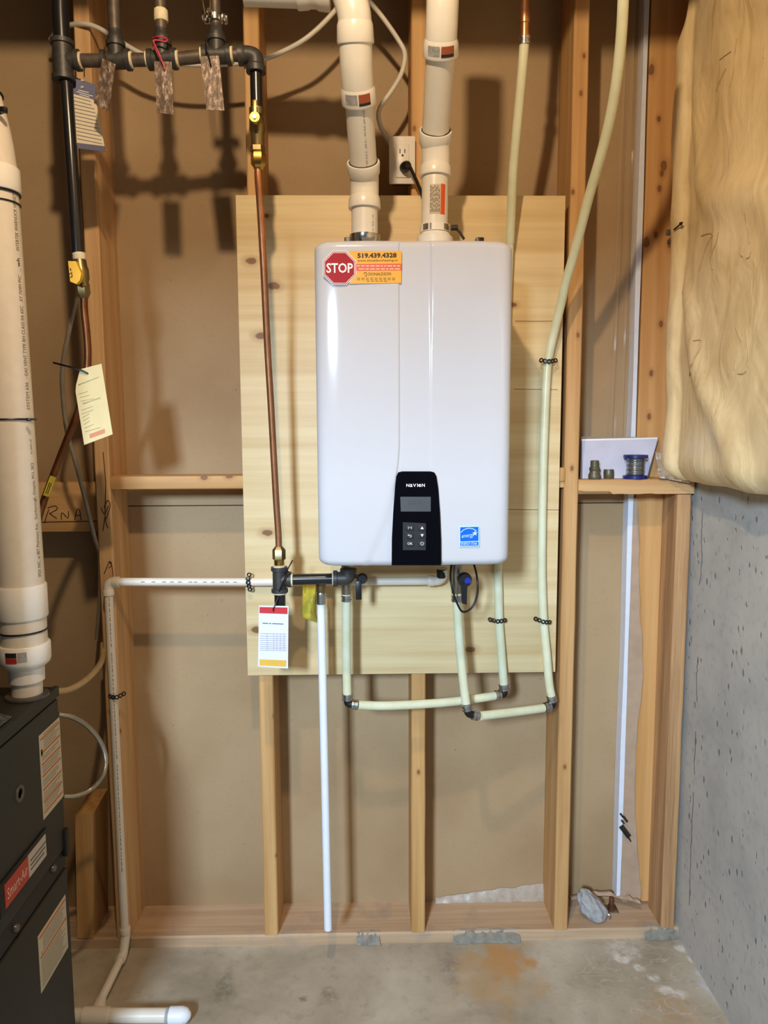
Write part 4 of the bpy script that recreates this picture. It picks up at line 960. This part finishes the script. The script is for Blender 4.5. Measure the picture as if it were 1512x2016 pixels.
# ------------------------------------------------------------------ relief discharge pipe
rp = thing('relief_discharge_pipe', 'straight white discharge pipe hanging vertically from under the heater', 'pipe', at(645, 1829, -.108))
ry = -.108; a = at(632, 1186, ry); b = V((a.x, ry, at(646, 1829, ry).z)); b.x = at(646, 1829, ry).x
MB().tube([a, b], .0104, 18).build('pipe', M['whitepipe'], rp)
MB().lathe(V((a.x, ry, a.z-.004)), Z, [(0, .0115), (.003, .0128), (.010, .0122), (.013, .0128), (.020, .0122), (.024, .0128), (.030, .0115)], 18).build('crimp_ring', M['steel'], rp)
MB().lathe(V((a.x, ry, a.z+.024)), Z, [(0, .0105), (.006, .0125), (.020, .0130), (.034, .0130), (.040, .012), (.046, .0115)], 12).build('adapter', M['dullbrass'], rp)
yt = MB(); g = 8; vs_ = []
for i in range(g+1):
    for j in range(g+1):
        u, v = i/g, j/g; px = 597+u*27-4*v+8*(v > .75)*(v-.75)*4*u; py = 1153+v*62+u*v*14-u*2
        vs_.append(at(px, py, -.095+.012*sin(u*5+v*3)+.006*noise.noise(V((u*3, v*3, 2)))))
yt.add(vs_, [(i*(g+1)+j, (i+1)*(g+1)+j, (i+1)*(g+1)+j+1, i*(g+1)+j+1) for i in range(g) for j in range(g)])
o_ = yt.build('relief_valve_tag', M['yellowtag']); sm = o_.modifiers.new('thickness', 'SOLIDIFY'); sm.thickness = .001
tag(o_, 'crumpled yellow plastic tag hanging behind the black nipple', 'tag')

# ------------------------------------------------------------------ PEX lines
def crimp(o_, d, par, r=.0111):
    MB().lathe(V(o_), d, [(0, r), (.001, r+.0022), (.006, r+.0022), (.007, r+.0008), (.010, r+.0008), (.011, r+.0022), (.016, r+.0022), (.017, r)], 18).build('crimp_ring', M['steel'], par)
def pelbow(a, c, b, par):
    a, c, b = V(a), V(c), V(b); q = MB(); ua = (a-c).normalized(); ub = (b-c).normalized()
    q.tube(smooth([c+ua*.026, c+ua*.012, c+(ua+ub)*.0022, c+ub*.012, c+ub*.026], 6), .0098, 16); q.torus(c+ua*.016, ua, .0102, .0022, 16, 8); q.torus(c+ub*.016, ub, .0102, .0022, 16, 8)
    q.build('elbow', M['black'], par)
def line(pts, par, r=.0111, name='tube', n=8): return MB().tube(smooth(pts, n), r, 18).build(name, M['pex'], par)
hl = thing('hot_water_line', 'translucent PEX water line from the heater hot valve, looping up behind heater', 'water pipe', at(683, 1385, -.115))
hy = -.115
v0 = at(682, 1150, hy)
MB().lathe(V((v0.x, hy, BZ0+.004)), -Z, [(0, .014), (.012, .0155), (.03, .0145), (.036, .0130), (BZ0+.004-at(682, 1169, hy).z, .0130), (BZ0+.006-at(682, 1169, hy).z, .0118)], 16).build('valve_body', M['nickel'], hl)
MB().lathe(V((v0.x, hy, at(682, 1168, hy).z)), -Z, [(0, .0118), (.002, .0125), (.008, .0125), (.009, .0105)], 14).build('sealant_ring', M['dope'], hl)
crimp(V((v0.x, hy, at(682, 1171, hy).z)), -Z, hl)
hc = at(684, 1386, hy)
line([V((v0.x, hy, at(682, 1176, hy).z)), at(682, 1250, hy), at(682.5, 1310, hy), hc+Z*.020], hl)
pelbow(hc+Z*.03, hc, at(720, 1388, hy), hl); crimp(hc+Z*.010, Z, hl)
h2 = at(993, 1367, -.05); hp_ = path([(706, 1388, hy), (752, 1389.5, -.110), (818, 1387, -.10), (885, 1382, -.087), (950, 1373.5, -.07), (978, 1369, -.055)])
line(hp_, hl); crimp(hc+(hp_[0]-hc).normalized()*.010, hp_[0]-hc, hl)
up = path([(991.5, 1345, -.048), (989.5, 1320, -.045), (986.5, 1278, -.038), (983, 1226, -.0315), (981.5, 1170, -.0315), (981, 1110, -.0315)])
pelbow(hp_[-1], h2, up[0], hl); crimp(h2+(hp_[-1]-h2).normalized()*.010, hp_[-1]-h2, hl); crimp(h2+(up[0]-h2).normalized()*.010, up[0]-h2, hl)
line([h2+(up[0]-h2).normalized()*.02]+up+path([(987, 900, -.0315), (994, 700, -.0315), (1002, 500, -.035), (1004, 470, -.04), (1010, 340, -.085), (1019, 237, -.12), (1028.5, 135, -.15), (1033, 74, -.165)]), hl)
ct_ = at(1033, 74, -.165); cd = (at(1034, 0, -.18)-ct_).normalized(); crimp(ct_-cd*.014, cd, hl)
MB().lathe(ct_-cd*.002, cd, [(0, .0112), (.006, .0118), (.012, .0104), (.030, .0104), (.031, .0122), (.050, .0122), (.052, .0105), (.4, .0105)], 16).build('copper_stub', M['copper'], hl)
# hot valve handle
hb_ = at(713, 1139, -.152); q = MB(); q.lathe(hb_+V((0, .016, 0)), (0, -1, 0), [(0, .011), (.010, .0130), (.020, .0130), (.024, .010)], 18)
z_ = at(704, 1186, -.19).z; q.box((hb_.x-.0155, -.164, z_), (hb_.x-.0015, -.153, hb_.z-.004), bev=.0015); q.build('valve_handle', M['black'], hl)
MB().cyl(V((v0.x+.008, hy, hb_.z)), hb_+V((-.002, .012, 0)), .007, 12).build('valve_stem', M['nickel'], hl)

cw = thing('cold_water_line', 'translucent PEX water line from blue-dot cold valve, sweeping up to the right', 'water pipe', at(922, 1405, -.15))
cy = -.15; v1 = at(899, 1140, cy)
MB().lathe(V((v1.x, cy, BZ0+.004)), -Z, [(0, .014), (.012, .0155), (.03, .0145), (.040, .0130), (BZ0+.004-at(899, 1167, cy).z, .0130), (BZ0+.006-at(899, 1167, cy).z, .0118)], 16).build('valve_body', M['nickel'], cw)
MB().lathe(V((v1.x, cy, at(899, 1166, cy).z)), -Z, [(0, .0118), (.002, .0125), (.008, .0125), (.009, .0105)], 14).build('sealant_ring', M['dope'], cw)
crimp(V((v1.x, cy, at(899, 1171, cy).z)), -Z, cw)
cpts_ = [V((v1.x, cy, at(899, 1176, cy).z))]+path([(901, 1212, cy), (905.5, 1278, cy), (912.5, 1344, cy), (917.5, 1385, cy)])
line(cpts_, cw); cc = at(922, 1406, cy); d = (cpts_[-1]-cc).normalized(); crimp(cc+d*.010, d, cw)
hq = path([(946, 1409.5, -.144), (985, 1405, -.12), (1030, 1399.5, -.09), (1070, 1394, -.062)]); line(hq, cw)
pelbow(cpts_[-1], cc, hq[0], cw); crimp(cc+(hq[0]-cc).normalized()*.010, hq[0]-cc, cw)
c2 = at(1089, 1389, -.05); uq = path([(1085.5, 1370, -.049), (1081, 1345, -.046), (1076, 1285, -.04), (1070.5, 1225, -.0315), (1067.5, 1160, -.0315), (1066.5, 1100, -.0315), (1068, 980, -.0315), (1071, 860, -.0315), (1076, 745, -.0315), (1081, 700, -.0325), (1092, 650, -.042), (1104, 600, -.06), (1114, 556, -.08), (1133, 490, -.115), (1159, 389, -.17), (1183, 305, -.22), (1200, 237, -.26), (1213, 165, -.30), (1222, 85, -.335), (1227, 0, -.36), (1229, -90, -.375)])
line([c2+(uq[0]-c2).normalized()*.02]+uq, cw, n=5); pelbow(hq[-1], c2, uq[0], cw); crimp(c2+(hq[-1]-c2).normalized()*.010, hq[-1]-c2, cw); crimp(c2+(uq[0]-c2).normalized()*.010, uq[0]-c2, cw)
hb_ = at(915, 1142, -.19); q = MB(); q.lathe(hb_+V((0, .018, 0)), (0, -1, 0), [(0, .013), (.006, .0175), (.020, .0175), (.024, .015)], 22)
z_ = at(915, 1190, -.195).z; q.prism([V((hb_.x-.0075, -.2, z_+.004)), V((hb_.x+.004, -.2, z_)), V((hb_.x+.005, -.2, hb_.z-.012)), V((hb_.x+.012, -.2, hb_.z-.006)), V((hb_.x-.010, -.2, hb_.z-.008))], (0, .011, 0)); q.build('valve_handle', M['black'], cw)
MB().lathe(V((at(921, 1144, -.197).x, -.196, at(921, 1144, -.197).z)), (0, -1, 0), [(0, .0085), (.0015, .0080)], 18).build('blue_dot', plain('blue_dot_paint', (28, 44, 150), .4), cw)
MB().cyl(V((v1.x, -.152, hb_.z)), hb_+V((0, .012, 0)), .008, 12).build('valve_stem', M['nickel'], cw)
# sensor cable loop
o_ = MB().tube(smooth(path([(889, 1108, -.16), (887, 1130, -.19), (888, 1148, -.205), (894, 1172, -.208), (902, 1192, -.206), (910, 1204, -.205), (922, 1202, -.203), (933, 1190, -.20), (940, 1168, -.198), (940, 1145, -.195), (937, 1125, -.18), (932, 1108, -.165)]), 6), .0026, 10).build('sensor_cable', M['black'])
tag(o_, 'thin black cable loop hanging around the cold valve', 'cable')

# ------------------------------------------------------------------ perforated straps
def strap(pts, label):
    q = MB(); P_ = path(pts); k = 9; S_ = smooth(P_, 6)
    L = sum((a-b).length for a, b in zip(S_, S_[1:])); nr_ = max(3, round(L/.0103)); acc = 0; tgt = [L*(i+.5)/nr_ for i in range(nr_)]
    for a, b in zip(S_, S_[1:]):
        l = (b-a).length
        while tgt and tgt[0] <= acc+l:
            c = a.lerp(b, (tgt[0]-acc)/l); d_ = (b-a).normalized(); nn = V((0, -1, 0)); nn = (nn-d_*nn.dot(d_)).normalized(); q.torus(c, nn, .0045, .0018, 14, 8); tgt.pop(0)
        acc += l
    o_ = q.build('pipe_strap', M['black']); tag(o_, label, 'strap', 'black perforated pipe straps'); return o_
strap([(1062, 708.5, -.036), (1074, 711, -.0455), (1083, 711.5, -.0455), (1097, 709, -.036)], 'black perforated strap high on the right PEX line at the plywood edge')
strap([(961, 1219, -.036), (974, 1222, -.0455), (983, 1223.5, -.0455), (997, 1220.5, -.036)], 'black perforated strap on the PEX line nearest the cold valve')
strap([(1051, 1217, -.036), (1064, 1222, -.0455), (1073, 1225, -.0455), (1085, 1225, -.036)], 'black perforated strap low on the right PEX line')
strap([(492, 1128, -.038), (488, 1139, -.0455), (489, 1150, -.0455), (493, 1164, -.038)], 'black perforated strap on the drain pipe at the plywood left edge')
strap([(214, 1370, -.040), (224, 1373, -.0465), (232, 1372, -.046), (247, 1364, -.030)], 'black perforated strap on the drain pipe against the left stud')

# ------------------------------------------------------------------ outlet, plug and cables
oy = -.012
ou = thing('wall_outlet', 'white duplex wall outlet on the stud above the plywood', 'outlet', at(792, 362, oy))
a, b = at(766, 363.5, oy), at(817.5, 269, oy)
MB().box((a.x, oy-.006, a.z), (b.x, oy, b.z), bev=.003).build('cover_plate', M['plate'], ou)
a2, b2 = at(779, 350, oy-.006), at(805, 283, oy-.006)
rec = MB().box((a2.x, oy-.009, a2.z), (b2.x, oy-.004, b2.z), bev=.0012).build('receptacle', M['plate'], ou)
MB().box((a.x+.008, oy, a.z+.012), (b.x-.008, .035, b.z-.012)).build('outlet_box', M['collar'], ou)
for px, h in ((787.5, .0055), (797, .0045)):
    c = at(px, 297.5, oy-.009); MB().box((c.x-.0011, oy-.0094, c.z-h), (c.x+.0011, oy-.0088, c.z+h)).build('slot', M['ink'], rec)
c = at(792.5, 306, oy-.009); MB().lathe((c.x, oy-.0088, c.z), (0, -1, 0), [(0, .0028), (.0006, .0028)], 12).build('ground_hole', M['ink'], rec)
c = at(791, 274.5, oy-.006); MB().lathe((c.x, oy-.0055, c.z), (0, -1, 0), [(0, .003), (.0012, .0025)], 10).build('plate_screw', M['plate'], ou)
pc = thing('power_cord', 'black plug and cord leaving the wall outlet behind the right vent', 'cord', at(797, 330, oy-.01))
c = at(796, 330, oy-.010); MB().lathe((c.x, oy-.0095, c.z), (.25, -1, -.1), [(0, .0125), (.012, .0130), (.024, .0110), (.030, .007)], 14).build('plug', M['black'], pc)
MB().tube(smooth([c+V((.006, -.028, .004))]+path([(806, 326, -.045), (815, 345, -.04), (824, 365, -.035), (834, 392, -.028), (843, 430, -.026), (846, 470, -.026), (847, 490, -.026)]), 5), .0042, 10).build('cord', M['black'], pc)
o_ = MB().tube(smooth(path([(100, 78, .06), (118, 56, .03), (160, 47, -.008), (195, 56, -.012), (240, 84, -.014), (285, 108, -.014), (350, 125, -.014), (430, 127, -.014), (510, 118, -.014), (560, 100, -.02), (610, 70, -.03), (660, 20, -.03), (690, -30, -.03), (715, -10, -.03), (750, 30, -.02), (785, 80, -.01), (797, 108, -.01), (790, 145, -.01), (770, 180, -.01), (752, 205, -.005), (745, 225, .0), (750, 250, .005), (763, 272, .01), (770, 286, .010)]), 8), .0058, 12).build('electrical_cable', M['cable'])
tag(o_, 'white electrical cable strung behind the manifold and vents to the outlet', 'cable')

# ------------------------------------------------------------------ insulation on the foundation wall
ins = thing('wall_insulation', 'bulging tan insulation blanket wrapped in plastic on the upper concrete wall', 'insulation', (.82, -.6, 1.29))
pr = [(.838, .07), (.800, .050), (.776, .022), (.768, -.006), (.772, -.026), (.782, -.038), (.788, -.050), (.783, -.075), (.777, -.120), (.772, -.180), (.770, -.260), (.774, -.350), (.778, -.450), (.774, -.560), (.776, -.700), (.780, -.9), (.784, -1.1), (.79, -1.35), (.80, -1.6)]
prs = smooth([V((x, y, 0)) for x, y in pr], 4)
NZ = 90; vs_ = []; nP = len(prs)
for i in range(NZ+1):
    z = 1.288+(2.74-1.288)*i/NZ; lo = max(0, 1-(z-1.288)/.05)
    for k, p_ in enumerate(prs):
        x, y = p_.x, p_.y
        x += .010*noise.noise(V((y*4, z*4.5, 1)))+.007*noise.noise(V((y*9+z*6, z*7, 5)))+.0012*noise.noise(V((y*22+z*18, z*10-y*9, 8)))
        # slanting folds in the plastic
        x += -.016*S((-y-.04)/.06)*max(0, sin((y*1.0-z*.75)*17+3.*noise.noise(V((y*3, z*3, 3)))))**3
        x += .035*lo**2
        z2 = z+(.006*noise.noise(V((y*9, 0, 4)))+.004)*lo
        if z > 2.30 and y > -.05: x += .05*S((z-2.35)/.12)*S((y+.04)/.05)      # edge curls back near the top
        vs_.append((min(x, XW-.004), y, z2))
fs = [(i*nP+k, i*nP+k+1, i*nP+nP+k+1, i*nP+nP+k) for i in range(NZ) for k in range(nP-1)]
m_ = MB().add(vs_, fs); n0 = len(vs_)
bk = [(XW-.001, prs[k].y, 1.288+(2.74-1.288)*i/NZ) for i in (0, NZ) for k in range(nP)]
m_.add(bk, []); 
for k in range(nP-1):
    m_.f.append([k, k+1, n0+k+1, n0+k]); m_.m.append(0); m_.flat.append(False)
io = m_.build('vapour_barrier', M['poly'], ins, 70)
from mathutils.bvhtree import BVHTree
bvh = BVHTree.FromPolygons([V(v) for v in vs_], fs)
def on_ins(px, py):
    d = (RC @ V(((px-756)/F, (1008-py)/F, -1))).normalized(); h = bvh.ray_cast(CAM, d)
    return h[0] if h[0] else atx(px, py, .775)
def stroke(pts, wd, nm='marker_writing', mat='marker'):
    P_ = smooth([on_ins(*p_) for p_ in pts], 5); MB().tube([p_+V((-.0004, 0, 0)) for p_ in P_], wd/2, 6).build(nm, M[mat], io)
for s_ in ([(1381, 464), (1394, 460), (1404, 461), (1398, 472), (1389, 492), (1377, 534)], [(1415, 458), (1412, 475), (1405, 490), (1401, 508), (1403, 530)], [(1466, 418), (1470, 440), (1475, 460), (1476, 478)], [(1458, 484), (1458, 500), (1463, 506)], [(1479, 495), (1476, 506), (1470, 509)],
           [(1365, 671), (1380, 670), (1381, 682), (1368, 705), (1360, 722), (1358, 740)], [(1392, 672), (1394, 690), (1392, 715), (1389, 734)], [(1449, 645), (1453, 655), (1460, 672)], [(1468, 648), (1470, 668), (1474, 700), (1472, 720)], [(1447, 710), (1446, 728)], [(1453, 736), (1463, 736), (1470, 730)],
           [(1417, 118), (1430, 108), (1440, 101)], [(1410, 180), (1420, 155), (1430, 135)], [(1452, 75), (1447, 110), (1445, 140), (1438, 170)], [(1506, 90), (1504, 115)]):
    stroke(s_, .0028)
q = MB(); a, b = on_ins(1329, 453)+V((-.004, -.003, 0)), on_ins(1345, 443)+V((-.010, -.006, 0)); c = a+(b-a)*1.45
q.tube([a, b], .0020, 8); q.tube([b-(b-a)*.12, b+(b-a)*.1, c], [.001, .0048, .0004], 10); q.build('barbed_pin', M['black'], ins)
a = on_ins(1318, 458)+V((-.002, -.002, 0)); MB().box(a+V((-.007, -.003, -.0075)), a+V((.007, .003, .0075)), bev=.001).build('pin_tab', M['collar'], ins)
a = on_ins(1319, 477)+V((-.001, -.002, 0)); MB().lathe(a, (-.3, -1, 0), [(0, .006), (.002, .005)], 8, flat=True).build('pin_hole', M['ink'], ins)
# loose plastic gathered on the ledge corner
pl = MB(); vs_ = []; g = 14
for i in range(g+1):
    for j in range(g+1):
        u, v = i/g, j/g; px = 1296+u*62-v*6*(1-u); py = 941-v*52+u*10
        vs_.append(at(px, py, -.004-.03*u*(1-v*.5)+.03*v+.012*noise.noise(V((u*5, v*5, 4)))+.006*noise.noise(V((u*13, v*13, 9)))))
o_ = pl.add(vs_, [(i*(g+1)+j, (i+1)*(g+1)+j, (i+1)*(g+1)+j+1, i*(g+1)+j+1) for i in range(g) for j in range(g)]).build('loose_plastic', M['clearpoly'], ins)
sm = o_.modifiers.new('thickness', 'SOLIDIFY'); sm.thickness = .0008

# ------------------------------------------------------------------ things on the ledge
LZ = 1.2922
pb_ = thing('manual_bag', 'clear bag of white paper leaflets leaning on the ledge behind the spool', 'papers', at(1220, 940, .06))
def pg(px, py, Y): return at(px, py, Y)
sh = [pg(1146, 939, .045), pg(1272, 938, .045), pg(1294, 864, .075), pg(1145, 868, .075)]
for p_ in sh[:2]: p_.z = LZ+.0005
MB().prism(sh, (0, -.004, 0)).build('leaflets', M['paper'], pb_)
bg = [pg(1142, 940, .056), pg(1275, 938, .056), pg(1297, 861, .088), pg(1143, 859, .088)]
for p_ in bg[:2]: p_.z = LZ+.0005
MB().prism(bg, (0, -.0015, 0)).build('bag', M['bag'], pb_)
MB().prism([pg(1145, 868.5, .0735), pg(1294, 864, .0735), pg(1294.5, 861, .075), pg(1145, 864.5, .075)], (0, -.001, 0)).build('bag_fold', M['white'], pb_)
sp = at(1250, 944, .03); sp.z = LZ
ss = thing('solder_spool', 'spool of silver solder wire with dark blue flanges on the ledge', 'spool', sp)
R_ = .0315
for z in (0., .0545):
    MB().lathe(sp+Z*z, Z, [(0, R_*.96), (.001, R_), (.008, R_), (.009, R_*.96), (.009, .012)], 32).build('flange', M['spool'], ss)
pf = [(.006, .021)]
for i in range(12): pf += [(.0093+i*.0038, .0215), (.0112+i*.0038, .0245-.0008*(i % 3)), (.0130+i*.0038, .0215)]
MB().lathe(sp, Z, pf, 28).build('solder_wire', M['solder'], ss)
hp1 = at(1170, 947, .02); hp1.z = LZ
o_ = MB().lathe(hp1, Z, [(0, .0150), (.002, .0160), (.012, .0160), (.016, .0135), (.022, .0125), (.024, .0140), (.031, .0138), (.033, .0112), (.049, .0112), (.050, .008)], 18).build('pipe_adapter', M['drabmetal'])
tag(o_, 'tall dull brass pipe adapter standing on the ledge by the stud', 'pipe fitting')
hp2 = at(1198, 944, .04); hp2.z = LZ
o_ = MB().lathe(hp2, Z, [(0, .0130), (.001, .0138), (.018, .0138), (.020, .0132), (.0245, .0132), (.025, .0105), (.012, .0100)], 18).build('pipe_coupling', M['drabmetal'])
tag(o_, 'short dull metal coupling between the tall adapter and the spool', 'pipe fitting')

# ------------------------------------------------------------------ odds and ends on the bottom plate
lp = at(1163, 1800, .055); lp.z = .031
me = bmesh.new(); bmesh.ops.create_icosphere(me, subdivisions=4, radius=1)
ax_ = V((.55, 0, -.84))
vs_ = []
for v_ in me.verts:
    c = v_.co; x, z = c.x, c.z; u = z
    wdt = .034*(1.0-.36*u) ; y = c.y*.028*(1.-.25*u)
    X_ = x*wdt - u*.017; Z_ = u*.038
    nn = 1+.26*noise.noise(V((c.x*2.5, c.y*2.5, c.z*2.5)))+.05*noise.noise(V((c.x*8, c.y*8, c.z*8)))
    vs_.append(V((lp.x+X_*nn, lp.y+y*nn+u*.018, max(.0312, .031+.036+Z_*nn*.97))))
o_ = MB().add(vs_, [[q_.index for q_ in f.verts] for f in me.faces]).build('cement_lump', M['lump'], None, 80); me.free()
tag(o_, 'pale grey lump of cement leaning on the bottom plate by the stud', 'rock')
ab = at(1203, 1792, .085); ab.z = .031
bo = thing('anchor_bolt', 'rusty anchor bolt with square washer in the bottom plate', 'bolt', ab)
MB().box(ab+V((-.018, -.018, 0)), ab+V((.018, .018, .0025)), bev=.0006).build('washer', M['nickel'], bo)
MB().lathe(ab+Z*.0025, Z, [(0, .011), (.010, .011), (.011, .009)], 6, flat=True).build('nut', M['rust'], bo)
MB().lathe(ab+Z*.010, Z, [(0, .0065), (.026, .0065), (.028, .005)], 12).build('shank', M['rust'], bo)
n_ = at(1188, 1797, .06); n_.z = .0335
o_ = MB().tube(smooth([n_, n_+V((.006, -.006, .006)), n_+V((.016, -.012, .003)), n_+V((.012, -.024, .001))], 4), .0022, 8).build('bent_nail', M['steel']); tag(o_, 'small bent metal nail lying beside the cement lump', 'nail')
# dusty plastic strip along the drywall base
ds = MB(); n = 40; vs_ = []
for i in range(n+1):
    t = i/n; x = at(858, 1770, .13).x*(1-t)+.512*t; h = .012+.038*t+.006*noise.noise(V((t*9, 0, 1)))
    cu = .006*noise.noise(V((t*14, 3, 1)))
    vs_ += [(x, .126+cu, .0315), (x, .129+cu*.6, .0315+h*.5), (x, .137, .0315+h), (x, .1385, .0315+h), (x, .1385, .0315)]
o_ = ds.add(vs_, [(i*5+k, i*5+(k+1) % 5, i*5+5+(k+1) % 5, i*5+5+k) for i in range(n) for k in range(5)]).build('plastic_strip', M['dust']); tag(o_, 'crinkled dusty plastic strip along the drywall base between two studs', 'plastic strip')
tw = MB(); pts = smooth(path([(1124, 1772, .10), (1150, 1768, .11), (1175, 1764, .10), (1200, 1764, .095), (1225, 1770, .09), (1245, 1774, .07), (1262, 1780, .06)]), 6)
vs_ = []
for i, p_ in enumerate(pts):
    h = .010+.006*noise.noise(V((i*.3, 0, 2))); z = max(p_.z-.01, .033)
    vs_ += [p_*1, V((p_.x, p_.y+.006, z+h*1.6)), V((p_.x, p_.y+.014, z+h*1.5)), V((p_.x, p_.y+.012, z))]
o_ = tw.add(vs_, [(i*4+k, i*4+(k+1) % 4, i*4+4+(k+1) % 4, i*4+4+k) for i in range(len(pts)-1) for k in range(4)]).build('torn_paper', M['tornpaper']); tag(o_, 'curled strip of torn brown paper above the rusty bolt', 'paper')
